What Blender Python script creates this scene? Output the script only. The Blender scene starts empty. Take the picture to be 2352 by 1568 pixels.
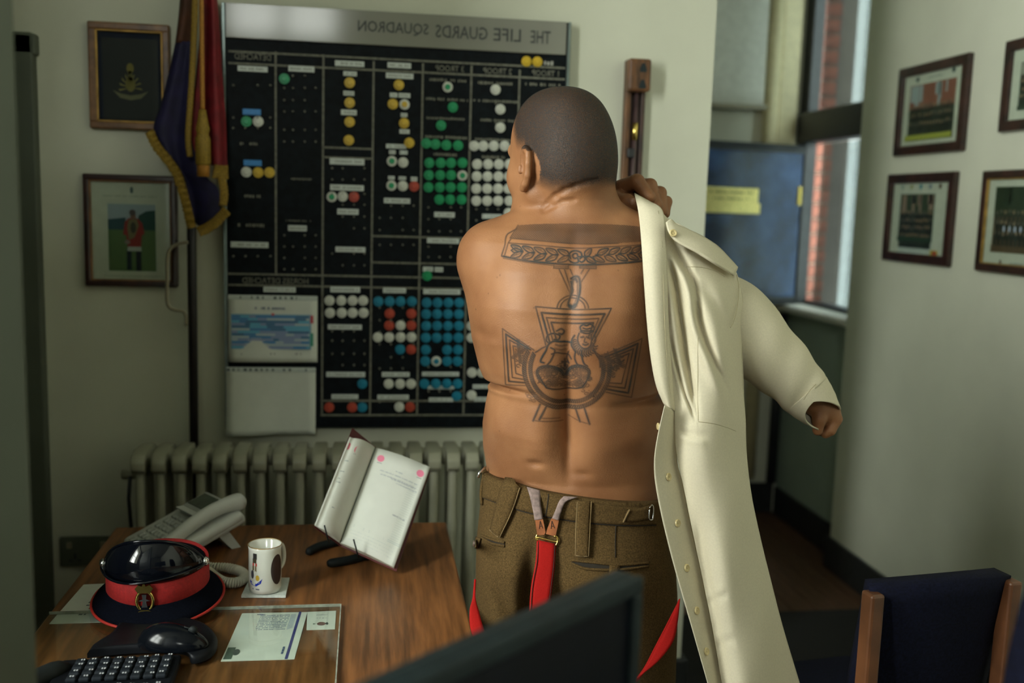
import bpy, bmesh, math, random
import numpy as np
from mathutils import Vector, Matrix
from mathutils.bvhtree import BVHTree
random.seed(7); RNG = np.random.default_rng(7)
scene = bpy.context.scene
COL = scene.collection

# ------------------------------------------------------------------ camera, world, light, exposure
F = 2287.0                                   # focal length in pixels of the 2352 px frame (35 mm lens)
CAM = np.array([0.0, 0.0, 1.53])
def cam_axes(yaw, pitch, roll):
    f = np.array([math.sin(yaw)*math.cos(pitch), math.cos(yaw)*math.cos(pitch), math.sin(pitch)])
    r = np.array([math.cos(yaw), -math.sin(yaw), 0.0]); d = np.cross(f, r)
    c, s = math.cos(roll), math.sin(roll)
    return np.stack([c*r+s*d, -s*r+c*d, f], 1)
CM = cam_axes(*[math.radians(a) for a in (8.385, -7.744, -1.726)])
def ray(px, py): return CM @ np.array([(px-1176)/F, (py-784)/F, 1.0])
def on(px, py, ax, val):
    d = ray(px, py); return CAM + d*((val-CAM[ax])/d[ax])
def P(px, py, dep): return CAM + dep*ray(px, py)
def depth_of(p): return float((CM.T @ (np.asarray(p)-CAM))[2])

cd = bpy.data.cameras.new('camera'); cam = bpy.data.objects.new('camera', cd); COL.objects.link(cam)
cd.lens = 35.0; cd.sensor_width = 36.0; cd.sensor_fit = 'HORIZONTAL'; cd.clip_start = 0.02
cam.matrix_world = Matrix([[CM[i,0], -CM[i,1], -CM[i,2], CAM[i]] for i in range(3)] + [[0,0,0,1]])
cd.dof.use_dof = True; cd.dof.focus_distance = 1.82; cd.dof.aperture_fstop = 2.2
scene.camera = cam

w = bpy.data.worlds.new('overcast_sky'); scene.world = w; w.use_nodes = True
bg = w.node_tree.nodes['Background']; bg.inputs[0].default_value = (0.97, 1.0, 0.95, 1); bg.inputs[1].default_value = 37.0

def portal(name, loc, sx, sy, direction):
    l = bpy.data.lights.new(name, 'AREA'); l.shape = 'RECTANGLE'; l.size = sx; l.size_y = sy
    l.cycles.is_portal = True
    o = bpy.data.objects.new(name, l); COL.objects.link(o); o.location = loc
    o.rotation_euler = Vector(direction).to_track_quat('-Z', 'Y').to_euler()
WIN_R = (-1.15, -0.25, 2.80, 3.45)           # rear wall window: x0, x1, z0, z1
WIN_L = (-0.50, 1.00, 1.30, 3.55)           # left wall window: y0, y1, z0, z1
portal('daylight_rear_window', (sum(WIN_R[:2])/2, -2.82, sum(WIN_R[2:])/2), WIN_R[1]-WIN_R[0], WIN_R[3]-WIN_R[2], (0,1,0))
portal('daylight_left_window', (-2.36, sum(WIN_L[:2])/2, sum(WIN_L[2:])/2), WIN_L[1]-WIN_L[0], WIN_L[3]-WIN_L[2], (1,0,0))
portal('daylight_alcove_window', (2.30, 4.36, 2.0), 0.78, 1.8, (-1,0,0))

vs = scene.view_settings
vs.view_transform = 'Standard'; vs.look = 'None'; vs.exposure = -0.1; vs.gamma = 1.0; vs.use_curve_mapping = False
scene.cycles.max_bounces = 6; scene.cycles.diffuse_bounces = 4; scene.cycles.sample_clamp_indirect = 4.0
scene.cycles.caustics_reflective = False; scene.cycles.caustics_refractive = False

# ------------------------------------------------------------------ materials
MATS = {}
def mat(name, col=(.5,.5,.5), rough=.5, metal=0.0, var=.12, scale=30.0, bump=0.0, bscale=None, spec=.5, coat=0.0, stretch=None, col2=None, sheen=0.0):
    if name in MATS: return MATS[name]
    m = bpy.data.materials.new(name); m.use_nodes = True; nt = m.node_tree; N = nt.nodes; L = nt.links
    b = N['Principled BSDF']; b.inputs['Roughness'].default_value = rough; b.inputs['Metallic'].default_value = metal
    b.inputs['Specular IOR Level'].default_value = spec; b.inputs['Coat Weight'].default_value = coat
    b.inputs['Coat Roughness'].default_value = .08
    b.inputs['Sheen Weight'].default_value = sheen
    tc = N.new('ShaderNodeTexCoord'); mp = N.new('ShaderNodeMapping'); L.new(tc.outputs['Object'], mp.inputs[0])
    if stretch: mp.inputs['Scale'].default_value = stretch
    nz = N.new('ShaderNodeTexNoise'); nz.inputs['Scale'].default_value = scale; nz.inputs['Detail'].default_value = 5
    L.new(mp.outputs[0], nz.inputs['Vector'])
    mx = N.new('ShaderNodeMix'); mx.data_type = 'RGBA'
    c2 = col2 if col2 else tuple(max(0, c*(1-2*var)) for c in col)
    c1 = col if col2 else tuple(min(1, c*(1+var)) for c in col)
    mx.inputs['A'].default_value = (*c2, 1); mx.inputs['B'].default_value = (*c1, 1)
    rp = N.new('ShaderNodeMapRange'); rp.inputs[1].default_value = .3; rp.inputs[2].default_value = .7
    L.new(nz.outputs[0], rp.inputs[0]); L.new(rp.outputs[0], mx.inputs['Factor']); L.new(mx.outputs['Result'], b.inputs['Base Color'])
    if bump:
        nb = N.new('ShaderNodeTexNoise'); nb.inputs['Scale'].default_value = bscale or scale*6; nb.inputs['Detail'].default_value = 4
        L.new(mp.outputs[0], nb.inputs['Vector'])
        bp = N.new('ShaderNodeBump'); bp.inputs['Strength'].default_value = bump; bp.inputs['Distance'].default_value = .002
        L.new(nb.outputs[0], bp.inputs['Height']); L.new(bp.outputs[0], b.inputs['Normal'])
    MATS[name] = m; return m

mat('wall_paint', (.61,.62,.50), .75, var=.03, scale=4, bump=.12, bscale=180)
mat('wall_green_shaded', (.30,.37,.30), .7, var=.04, scale=5, bump=.1, bscale=150)  # green recess wall, with the shade under the window darkened into its colour
mat('wall_paint_dim', (.17,.17,.13), .75, var=.03, scale=4)  # for walls out of view, darkened to cut bounced fill light
mat('render_grey', (.05,.042,.035), .85, var=.1, scale=3)
mat('ceiling_paint', (.22,.22,.18), .8, var=.02)  # ceiling is out of view, darkened to lower the fill light
mat('skirting_black', (.018,.02,.02), .5, var=.2)
mat('floor_wood', (.11,.055,.03), .5, var=.25, scale=9, stretch=(12,1,1), bump=.1)
mat('rug_dark', (.014,.014,.014), .95, var=.3, scale=300, bump=.5)
mat('door_paint', (.085,.10,.072), .6, var=.06, scale=6)
mat('frame_white', (.62,.62,.54), .55, var=.05)
mat('dark_metal', (.02,.022,.025), .45, var=.2)
mat('chrome', (.75,.77,.78), .18, 1.0, var=.05)
mat('brass', (.83,.62,.18), .25, 1.0, var=.08)
mat('brass_plate', (.88,.72,.28), .32, 1.0, var=.15, scale=120)
mat('gold_paint', (.42,.25,.06), .4, .6, var=.2)
mat('board_black', (.0035,.006,.008), .55, var=.3, scale=60, spec=.12)
mat('board_line', (.17,.17,.13), .6, var=.2, scale=120)
mat('label_white', (.62,.68,.64), .5, var=.08, scale=200)
mat('label_blue', (.03,.24,.62), .45, var=.1, scale=200)
mat('header_metal', (.26,.26,.22), .10, 0.0, var=.05, scale=3, spec=.2)
mat('header_letter', (.05,.055,.05), .6, var=.1)
mat('board_edge', (.22,.27,.26), .35, .7, var=.1)
for nm, c in dict(green=(.0,.30,.11), white=(.66,.68,.60), yellow=(.66,.44,.02), red=(.46,.06,.03), blue=(.005,.21,.34)).items():
    mat('disc_'+nm, c, .4, var=.08, scale=80)
mat('radiator_paint', (.34,.34,.25), .4, var=.06, scale=12)
mat('desk_wood', (.20,.080,.025), .42, var=.3, scale=5, stretch=(14,1,14), bump=.05, bscale=60, coat=.04, spec=.3)
mat('desk_edge', (.14,.06,.024), .4, var=.25, scale=6, stretch=(2,14,2))
mat('frame_mahogany', (.035,.012,.008), .3, var=.35, scale=20, coat=.3)
mat('frame_goldwood', (.20,.09,.025), .35, var=.3, scale=20)
mat('mount_card', (.62,.62,.52), .8, var=.04)
mat('mount_navy', (.006,.008,.03), .8, var=.2)
mat('mount_black', (.006,.006,.006), .8, var=.2)
mat('flag_navy', (.008,.006,.045), .75, var=.2, bump=.2, bscale=400)
mat('flag_red', (.20,.006,.012), .7, var=.2, bump=.2, bscale=400)
mat('flag_dark', (.07,.02,.006), .7, var=.2)
mat('flag_gold', (.34,.21,.02), .55, .1, var=.3, scale=300, bump=.6, bscale=600)
mat('pole_black', (.012,.010,.010), .35, var=.2)
mat('cord_gold', (.46,.20,.02), .6, var=.2, scale=300, bump=.6, bscale=500)
mat('phone_grey', (.56,.58,.55), .42, var=.03)
mat('phone_key', (.40,.42,.40), .5, var=.05)
mat('phone_lcd', (.06,.08,.06), .2, var=.1)
mat('phone_cord', (.55,.54,.44), .5, var=.04)
mat('cap_patent', (.003,.004,.007), .08, spec=.4, var=.1)
mat('cap_band', (.38,.012,.012), .75, var=.12, scale=200, bump=.3, bscale=700)
mat('cap_cloth', (.0035,.0045,.009), .95, var=.25, scale=300, bump=.3, bscale=700, spec=.05)
mat('cap_piping', (.42,.02,.012), .6, var=.1)
mat('china', (.72,.73,.66), .12, var=.02, coat=.5)
mat('paper', (.70,.73,.66), .7, var=.02)
mat('page_edge', (.62,.62,.52), .8, var=.1, scale=200, stretch=(1,1,30))
mat('cover_maroon', (.10,.012,.012), .5, var=.2)
mat('plastic_black', (.005,.006,.008), .45, var=.2, spec=.15)
mat('plastic_gloss', (.003,.004,.006), .16, var=.1, spec=.22)
mat('key_black', (.010,.013,.017), .65, var=.15, spec=.12)
mat('rubber_black', (.009,.012,.012), .6, var=.15, spec=.2)
mat('screen_dark', (.003,.004,.008), .4, spec=.2, var=.1)
mat('bezel_teal', (.010,.019,.022), .5, var=.15, spec=.3)
mat('chair_navy', (.004,.005,.016), .9, var=.3, scale=200, bump=.3, spec=.15)
mat('chair_wood', (.13,.05,.02), .4, var=.25, scale=12)
mat('stick_wood', (.16,.066,.022), .45, var=.35, scale=14, stretch=(6,6,1))
mat('stick_dark', (.05,.02,.013), .45, var=.35, scale=14)
mat('stick_rod', (.075,.045,.045), .3, var=.1)
mat('shutter_navy', (.028,.060,.145), .26, var=.35, scale=6, coat=.3, bump=.25, bscale=30)
mat('window_black', (.010,.012,.014), .4, var=.2)
mat('brick_red', (.085,.024,.011), .85, var=.25, scale=40, bump=.5)
mat('mortar', (.16,.12,.09), .9, var=.2)
mat('bounce_pale', (.50,.53,.56), .8, var=.05)
mat('render_white', (.16,.17,.17), .8, var=.06)
mat('pipe_cream', (.55,.48,.28), .5, var=.06)
mat('trouser_wool', (.095,.058,.021), .95, var=.25, scale=420, bump=.5, bscale=900, spec=.12)
mat('trouser_dark', (.020,.014,.007), .95, var=.2)
mat('trouser_stitch', (.19,.125,.05), .9, var=.2)
mat('shirt_cloth', (.60,.545,.40), .62, var=.03, scale=300, bump=.12, bscale=1200, spec=.25)
mat('shirt_seam', (.40,.35,.22), .8, var=.1)
mat('shirt_button', (.58,.47,.23), .3, var=.1, coat=.4)
mat('strap_red', (.32,.009,.007), .85, var=.07, scale=500, bump=.25, bscale=1500, spec=.12)
mat('strap_suede', (.25,.18,.16), .9, var=.2, scale=120, bump=.4)
mat('leather_tan', (.30,.10,.035), .45, var=.2, scale=40)
mat('thread_dark', (.03,.012,.006), .8)
mat('button_horn', (.12,.075,.055), .3, var=.2, coat=.3)
mat('nail', (.42,.22,.14), .35, var=.06)
mat('conduit', (.28,.25,.17), .5, var=.06)
mat('edge_highlight', (.34,.36,.30), .25, var=.2, scale=60)

def glass_mat(name, col, alpha, rough=.02):
    m = bpy.data.materials.new(name); m.use_nodes = True; nt = m.node_tree; N = nt.nodes; L = nt.links
    N.remove(N['Principled BSDF']); out = N['Material Output']
    t = N.new('ShaderNodeBsdfTransparent'); t.inputs[0].default_value = (*col, 1)
    g = N.new('ShaderNodeBsdfGlossy'); g.inputs['Roughness'].default_value = rough
    fr = N.new('ShaderNodeLayerWeight'); fr.inputs[0].default_value = .5
    pw = N.new('ShaderNodeMath'); pw.operation = 'POWER'; pw.inputs[1].default_value = 5; L.new(fr.outputs['Facing'], pw.inputs[0])
    ml = N.new('ShaderNodeMath'); ml.operation = 'MULTIPLY_ADD'; ml.inputs[1].default_value = .9*alpha; ml.inputs[2].default_value = .03*alpha; L.new(pw.outputs[0], ml.inputs[0])
    mx = N.new('ShaderNodeMixShader'); L.new(ml.outputs[0], mx.inputs[0]); L.new(t.outputs[0], mx.inputs[1]); L.new(g.outputs[0], mx.inputs[2])
    L.new(mx.outputs[0], out.inputs[0]); MATS[name] = m; return m
glass_mat('glass', (.93,.96,.94), 1.0)
glass_mat('window_glass', (.42,.46,.46), .6)
glass_mat('clear_pane', (.97,.98,.97), .3)

def attr_mat(name, rough=.6):
    m = bpy.data.materials.new(name); m.use_nodes = True; N = m.node_tree.nodes; L = m.node_tree.links
    b = N['Principled BSDF']; b.inputs['Roughness'].default_value = rough
    a = N.new('ShaderNodeVertexColor'); a.layer_name = 'ink'; L.new(a.outputs[0], b.inputs['Base Color'])
    MATS[name] = m; return m
attr_mat('print', .6); attr_mat('print_gloss', .25)

def skin_mat():
    m = bpy.data.materials.new('skin'); m.use_nodes = True; N = m.node_tree.nodes; L = m.node_tree.links
    b = N['Principled BSDF']; b.inputs['Roughness'].default_value = .50; b.inputs['Specular IOR Level'].default_value = .34
    tc = N.new('ShaderNodeTexCoord')
    n1 = N.new('ShaderNodeTexNoise'); n1.inputs['Scale'].default_value = 9; n1.inputs['Detail'].default_value = 6; L.new(tc.outputs['Object'], n1.inputs['Vector'])
    cr = N.new('ShaderNodeValToRGB'); cr.color_ramp.elements[0].position = .32; cr.color_ramp.elements[1].position = .7
    cr.color_ramp.elements[0].color = (.195,.080,.032,1); cr.color_ramp.elements[1].color = (.305,.142,.062,1); L.new(n1.outputs[0], cr.inputs[0])
    vo = N.new('ShaderNodeTexVoronoi'); vo.inputs['Scale'].default_value = 42; L.new(tc.outputs['Object'], vo.inputs['Vector'])
    mr = N.new('ShaderNodeMapRange'); mr.inputs[1].default_value = .05; mr.inputs[2].default_value = .12; mr.inputs[3].default_value = .45; mr.inputs[4].default_value = 1
    L.new(vo.outputs['Distance'], mr.inputs[0])
    n2 = N.new('ShaderNodeTexNoise'); n2.inputs['Scale'].default_value = 14; L.new(tc.outputs['Object'], n2.inputs['Vector'])
    gt = N.new('ShaderNodeMapRange'); gt.inputs[1].default_value = .52; gt.inputs[2].default_value = .6; L.new(n2.outputs[0], gt.inputs[0])
    fk = N.new('ShaderNodeMix'); fk.data_type = 'FLOAT'; fk.inputs['A'].default_value = 1.0; L.new(gt.outputs[0], fk.inputs['Factor']); L.new(mr.outputs[0], fk.inputs['B'])
    mu = N.new('ShaderNodeMix'); mu.data_type = 'RGBA'; mu.blend_type = 'MULTIPLY'; mu.inputs['Factor'].default_value = 1
    L.new(cr.outputs[0], mu.inputs['A']); L.new(fk.outputs['Result'], mu.inputs['B']); L.new(mu.outputs['Result'], b.inputs['Base Color'])
    n3 = N.new('ShaderNodeTexNoise'); n3.inputs['Scale'].default_value = 420; n3.inputs['Detail'].default_value = 3; L.new(tc.outputs['Object'], n3.inputs['Vector'])
    bp = N.new('ShaderNodeBump'); bp.inputs['Strength'].default_value = .38; bp.inputs['Distance'].default_value = .0016; L.new(n3.outputs[0], bp.inputs['Height']); L.new(bp.outputs[0], b.inputs['Normal'])
    MATS['skin'] = m
skin_mat()
def overlay_mat(name, col, rough, noise=None):
    """thin layer over skin (ink, cropped hair): opacity comes from the 'ink' attribute"""
    m = bpy.data.materials.new(name); m.use_nodes = True; N = m.node_tree.nodes; L = m.node_tree.links
    b = N['Principled BSDF']; b.inputs['Roughness'].default_value = rough; b.inputs['Base Color'].default_value = (*col, 1)
    a = N.new('ShaderNodeVertexColor'); a.layer_name = 'ink'
    if noise:
        tc = N.new('ShaderNodeTexCoord'); nz = N.new('ShaderNodeTexNoise'); nz.inputs['Scale'].default_value = noise; nz.inputs['Detail'].default_value = 2
        L.new(tc.outputs['Object'], nz.inputs['Vector'])
        mr = N.new('ShaderNodeMapRange'); mr.inputs[1].default_value = .38; mr.inputs[2].default_value = .62; mr.inputs[3].default_value = .52; mr.inputs[4].default_value = 1.0
        L.new(nz.outputs[0], mr.inputs[0])
        mm = N.new('ShaderNodeMath'); mm.operation = 'MULTIPLY'; L.new(a.outputs[0], mm.inputs[0]); L.new(mr.outputs[0], mm.inputs[1]); L.new(mm.outputs[0], b.inputs['Alpha'])
        bp = N.new('ShaderNodeBump'); bp.inputs['Strength'].default_value = .8; bp.inputs['Distance'].default_value = .002; L.new(nz.outputs[0], bp.inputs['Height']); L.new(bp.outputs[0], b.inputs['Normal'])
    else: L.new(a.outputs[0], b.inputs['Alpha'])
    MATS[name] = m
overlay_mat('tattoo_ink', (.016,.026,.026), .6)
overlay_mat('hair_cropped', (.013,.010,.008), .6, 620)

# ------------------------------------------------------------------ mesh and scene helpers
class MB:
    def __init__(s): s.v = []; s.f = []
    def add(s, v, f):
        o = len(s.v); s.v += [tuple(map(float, q)) for q in v]; s.f += [tuple(o+i for i in g) for g in f]; return s
    def box(s, c, size, R=None):
        h = np.array(size)/2; pts = np.array([(x,y,z) for x in (-1,1) for y in (-1,1) for z in (-1,1)])*h
        if R is not None: pts = pts @ np.asarray(R).T
        return s.add(pts+np.array(c), [(0,1,3,2),(4,6,7,5),(0,4,5,1),(2,3,7,6),(0,2,6,4),(1,5,7,3)])
    def rbox(s, c, size, r=.004, R=None, seg=2):
        b = bmesh.new(); bmesh.ops.create_cube(b, size=1.0); bmesh.ops.scale(b, vec=Vector(size), verts=b.verts)
        bmesh.ops.bevel(b, geom=b.edges[:], offset=r, segments=seg, affect='EDGES', profile=.5)
        pts = np.array([v.co[:] for v in b.verts]); b.verts.index_update(); fs = [[v.index for v in f.verts] for f in b.faces]; b.free()
        if R is not None: pts = pts @ np.asarray(R).T
        return s.add(pts+np.array(c), fs)
    def tube(s, pts, r, n=10, cap=True, closed=False, flat=1.0):
        pts = np.array(pts, float); m = len(pts); rr = np.full(m, r) if np.isscalar(r) else np.array(r)
        T = np.gradient(pts, axis=0) if not closed else np.roll(pts,-1,0)-np.roll(pts,1,0)
        T /= np.linalg.norm(T, axis=1)[:,None]+1e-9
        up = np.array([0,0,1.]) if abs(T[0,2]) < .9 else np.array([0,1.,0]); nrm = np.cross(T[0], up); nrm /= np.linalg.norm(nrm)
        vs = []
        for i in range(m):
            nrm = nrm-T[i]*(nrm@T[i]); nrm /= np.linalg.norm(nrm)+1e-9; bn = np.cross(T[i], nrm)
            for k in range(n):
                a = 2*math.pi*k/n; vs.append(pts[i]+rr[i]*(math.cos(a)*nrm+flat*math.sin(a)*bn))
        fs = []
        for i in range(m if closed else m-1):
            j = (i+1) % m
            for k in range(n): fs.append((i*n+k, i*n+(k+1)%n, j*n+(k+1)%n, j*n+k))
        if cap and not closed: fs += [tuple(range(n))[::-1], tuple((m-1)*n+k for k in range(n))]
        return s.add(vs, fs)
    def lathe(s, prof, c=(0,0,0), n=32, R=None, a0=0, a1=2*math.pi):
        full = abs(a1-a0-2*math.pi) < 1e-6; m = n if full else n+1
        vs = []; 
        for r, z in prof:
            for k in range(m):
                a = a0+(a1-a0)*k/n; vs.append((r*math.cos(a), r*math.sin(a), z))
        vs = np.array(vs)
        if R is not None: vs = vs @ np.asarray(R).T
        fs = []
        for i in range(len(prof)-1):
            for k in range(n):
                k2 = (k+1) % m; fs.append((i*m+k, i*m+k2, (i+1)*m+k2, (i+1)*m+k))
        return s.add(vs+np.array(c), fs)
    def grid(s, G):
        G = np.asarray(G); a, b = G.shape[:2]
        return s.add(G.reshape(-1,3), [(i*b+j, i*b+j+1, (i+1)*b+j+1, (i+1)*b+j) for i in range(a-1) for j in range(b-1)])
    def prism(s, poly, o, ex, ey, ez):
        """polygon (2D) in the plane o+x*ex+y*ey, extruded by the vector ez"""
        o, ex, ey, ez = map(np.array, (o, ex, ey, ez)); n = len(poly)
        lo = [o+p[0]*ex+p[1]*ey for p in poly]; hi = [p+ez for p in lo]
        return s.add(lo+hi, [tuple(range(n))[::-1], tuple(range(n,2*n))]+[(k,(k+1)%n,n+(k+1)%n,n+k) for k in range(n)])

ORIGIN = {}
def link(name, me, m=None, parent=None, smooth=False):
    o = bpy.data.objects.new(name, me); COL.objects.link(o)
    if m is not None and not me.materials: me.materials.append(MATS[m] if isinstance(m, str) else m)
    if smooth:
        me.polygons.foreach_set('use_smooth', np.ones(len(me.polygons), bool))
    if parent is not None:
        o.parent = parent
        L = ORIGIN.get(parent.name)
        if L is not None: o.matrix_parent_inverse = Matrix.Translation(-Vector(L))
    return o
def mesh(name, v, f):
    me = bpy.data.meshes.new(name); me.from_pydata([tuple(q) for q in v], [], [tuple(int(i) for i in g) for g in f]); me.update(); return me
def obj(name, mb, m, parent=None, smooth=False, recalc=True):
    me = mesh(name, mb.v, mb.f)
    if recalc:
        b = bmesh.new(); b.from_mesh(me); bmesh.ops.recalc_face_normals(b, faces=b.faces); b.to_mesh(me); b.free()
    o = link(name, me, m, parent, smooth)
    if smooth == 'auto':
        o.modifiers.new('edge', 'EDGE_SPLIT').split_angle = math.radians(38)
    return o
def tag(o, label, cat, group=None, kind=None):
    o['label'] = label; o['category'] = cat
    if group: o['group'] = group
    if kind: o['kind'] = kind
    return o
def thing(name, label, cat, loc, group=None):
    o = bpy.data.objects.new(name, None); COL.objects.link(o); o.empty_display_size = .05
    o.location = tuple(map(float, loc)); ORIGIN[o.name] = tuple(map(float, loc)); return tag(o, label, cat, group)
def struct(o, label=None):
    o['kind'] = 'structure'
    if label: o['label'] = label
    return o
def ink_mesh(name, polys, o, ex, ey, ez, m='print', parent=None, step=.00025):
    """flat print: coloured polygons in layers on the plane o+x*ex+y*ey (ez = outward unit)"""
    o, ex, ey, ez = map(np.array, (o, ex, ey, ez)); v = []; f = []; cols = []
    for k, (poly, c, lay) in enumerate(polys):
        b0 = len(v); v += [o+p[0]*ex+p[1]*ey+ez*step*lay for p in poly]; f.append(tuple(range(b0, b0+len(poly)))); cols.append(c)
    me = mesh(name, v, f); ca = me.color_attributes.new('ink', 'FLOAT_COLOR', 'CORNER'); data = []
    for pl, c in zip(me.polygons, cols): data += [(*c, 1)]*pl.loop_total
    ca.data.foreach_set('color', np.array(data, np.float32).ravel())
    return link(name, me, m, parent)
def rect(x0, y0, x1, y1): return [(x0,y0),(x1,y0),(x1,y1),(x0,y1)]
def ellipse(cx, cy, rx, ry, n=18): return [(cx+rx*math.cos(2*math.pi*k/n), cy+ry*math.sin(2*math.pi*k/n)) for k in range(n)]
def scribble(x0, x1, y, h, c, lay=3, rnd=random, dens=1.0):
    """a line of writing too small to read: short separate ticks"""
    out = []; x = x0
    while x < x1-h*.3:
        wd = h*rnd.uniform(.25,.75)
        if rnd.random() < .85*dens: out.append((rect(x, y-h*.5*rnd.uniform(.6,1), min(x+wd, x1), y+h*.5*rnd.uniform(.6,1)), c, lay))
        x += wd+h*.22
    return out
def spline(pts, n):
    """Catmull-Rom through points (any dimension), n samples"""
    p = np.array(pts, float); m = len(p); q = np.vstack([2*p[0]-p[1], p, 2*p[-1]-p[-2]]); t = np.linspace(0, m-1-1e-9, n); i = t.astype(int); u = (t-i)[:,None]
    a, b, c, d = q[i], q[i+1], q[i+2], q[i+3]
    return .5*((2*b)+(-a+c)*u+(2*a-5*b+4*c-d)*u**2+(-a+3*b-3*c+d)*u**3)
def spline_grid(ctrl, n, m):
    ctrl = np.array(ctrl, float)
    A = np.stack([spline(ctrl[:,j], n) for j in range(ctrl.shape[1])], 1)
    return np.stack([spline(A[i], m) for i in range(n)], 0)
def text_mesh(body, size, bold=0.0):
    c = bpy.data.curves.new('txt', 'FONT'); c.body = body; c.size = size; c.align_x = 'CENTER'; c.align_y = 'CENTER'; c.extrude = 0; c.offset = bold; c.resolution_u = 2
    t = bpy.data.objects.new('txt', c); COL.objects.link(t); bpy.context.view_layer.update()
    me = bpy.data.meshes.new_from_object(t.evaluated_get(bpy.context.evaluated_depsgraph_get())); bpy.data.objects.remove(t); bpy.data.curves.remove(c)
    v = np.array([q.co[:] for q in me.vertices]); f = [tuple(p.vertices) for p in me.polygons]; bpy.data.meshes.remove(me)
    return v, f
ORD = ['first','second','third','fourth','fifth','sixth','seventh','eighth','ninth','tenth','eleventh','twelfth','thirteenth']
NUM = ['no','one','two','three','four','five','six','seven','eight','nine']
# ------------------------------------------------------------------ the room
YB, XR, YF, XREC, XC = 2.85, 2.013, 4.75, 2.10, 0.985   # back wall, right wall, alcove end wall, window recess plane, outer corner
YREAR, XL, ZC = -2.8, -1.9, 3.7
def wall_panel(name, m, parts, label):
    b = MB()
    for c0, c1 in parts:
        c0 = np.array(c0, float); c1 = np.array(c1, float); b.box((c0+c1)/2, c1-c0)
    return struct(obj(name, b, m), label)
struct(obj('floor', MB().box((-.1,1.0,-.05), (5.0,8.0,.1)), 'floor_wood'), 'dark brown wooden floor')
# floor boards in the strip of floor that shows by the right wall
fl = bpy.data.objects['floor']
pm = None
for i in range(16):
    b = MB().rbox((0,0,0), (.098,1.7,.006), .002, seg=1) if pm is None else None
    o = obj('plank', b, 'floor_wood', fl) if pm is None else link('plank', pm, None, fl)
    pm = o.data; o.location = (.50+i*.1, 3.95, .003)
struct(obj('ceiling', MB().box((-.1,1.0,ZC+.05), (5.0,8.0,.1)), 'ceiling_paint'), 'ceiling of the office, darkened to cut fill light')
DX0, DX1, DZ = -1.62, -.885, 1.90            # doorway in the back wall
wall_panel('wall_back', 'wall_paint', [((DX1,YB,0),(XC,YB+.12,ZC)), ((XL-.1,YB,DZ),(DX1,YB+.12,ZC)), ((XL-.1,YB,0),(DX0,YB+.12,DZ)), ((XC-.12,YB+.12,0),(XC,YF,ZC))], 'cream green painted wall behind the planning board')
wall_panel('wall_far', 'wall_paint', [((XC-.12,YF,0),(XREC+.05,YF+.12,ZC))], 'end wall of the alcove')
wall_panel('wall_right', 'wall_paint', [((XR,YREAR-.1,0),(XR+.25,3.95,ZC))], 'cream wall hung with group photographs')
wall_panel('wall_recess', 'wall_green_shaded', [((XREC,3.95,0),(XREC+.25,YF,1.06)), ((XREC,3.95,2.95),(XREC+.25,YF,ZC))], 'green wall under the alcove window, shade put into its colour')
x0,x1,z0,z1 = WIN_R
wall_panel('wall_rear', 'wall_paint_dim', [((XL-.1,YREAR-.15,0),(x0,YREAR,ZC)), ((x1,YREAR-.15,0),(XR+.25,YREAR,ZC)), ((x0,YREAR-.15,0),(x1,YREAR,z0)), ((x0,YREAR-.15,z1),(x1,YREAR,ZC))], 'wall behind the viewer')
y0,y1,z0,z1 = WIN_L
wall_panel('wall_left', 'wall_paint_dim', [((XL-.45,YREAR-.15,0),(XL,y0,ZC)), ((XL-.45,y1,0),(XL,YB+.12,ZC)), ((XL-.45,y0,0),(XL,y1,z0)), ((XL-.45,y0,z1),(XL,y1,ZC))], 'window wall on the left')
def base(name, c0, c1):
    c0 = np.array(c0, float); c1 = np.array(c1, float)
    struct(obj(name, MB().rbox((c0+c1)/2, c1-c0, .006), 'skirting_black'), 'black skirting board')
base('baseboard_right', (XR-.018,YREAR+.02,0), (XR,3.968,.145))
base('baseboard_recess', (XREC-.018,3.97,0), (XREC,YF-.02,.145))
base('baseboard_far', (XC,YF-.018,0), (XREC-.02,YF,.16))
base('baseboard_back', (DX1+.1,YB-.018,0), (XC+.018,YB,.145))
base('baseboard_alcove', (XC,YB,0), (XC+.018,YF-.02,.145))
# plain sash windows behind the viewer that let the daylight in
def sash(name, o, ex, w_, h_, nx, nz, label):
    o = np.array(o, float); ex = np.array(ex, float); up = np.array((0,0,1.)); nn = np.cross(ex, up)
    root = bpy.data.objects.new(name, None); COL.objects.link(root); root.location = o; ORIGIN[root.name] = tuple(o); struct(root, label)
    R = np.stack([ex, nn, up], 1)
    fr = MB()
    for x in (0, w_): fr.box(o+ex*x+up*h_/2, (.07,.08,h_), R)
    for z in (0, h_): fr.box(o+ex*w_/2+up*z, (w_,.08,.07), R)
    obj('window_frame', fr, 'frame_white', root)
    for i in range(1, nx): obj('mullion', MB().box(o+ex*w_*i/nx+up*h_/2, (.08,.06,h_), R), 'frame_white', root)
    for i in range(1, nz): obj('glazing_bar', MB().box(o+ex*w_/2+up*h_*i/nz, (w_,.05,.045), R), 'frame_white', root)
    for i in range(nx):
        for j in range(nz):
            obj('pane', MB().box(o+ex*w_*(i+.5)/nx+up*h_*(j+.5)/nz, (w_/nx-.06,.004,h_/nz-.04), R), 'clear_pane', root)
    return root
sash('window_2', (WIN_R[0],YREAR-.08,WIN_R[2]), (1,0,0), WIN_R[1]-WIN_R[0], WIN_R[3]-WIN_R[2], 2, 2, 'tall window behind the viewer')
sash('window_3', (XL-.40,WIN_L[1],WIN_L[2]), (0,-1,0), WIN_L[1]-WIN_L[0], WIN_L[3]-WIN_L[2], 2, 2, 'tall window in the left wall')

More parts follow.
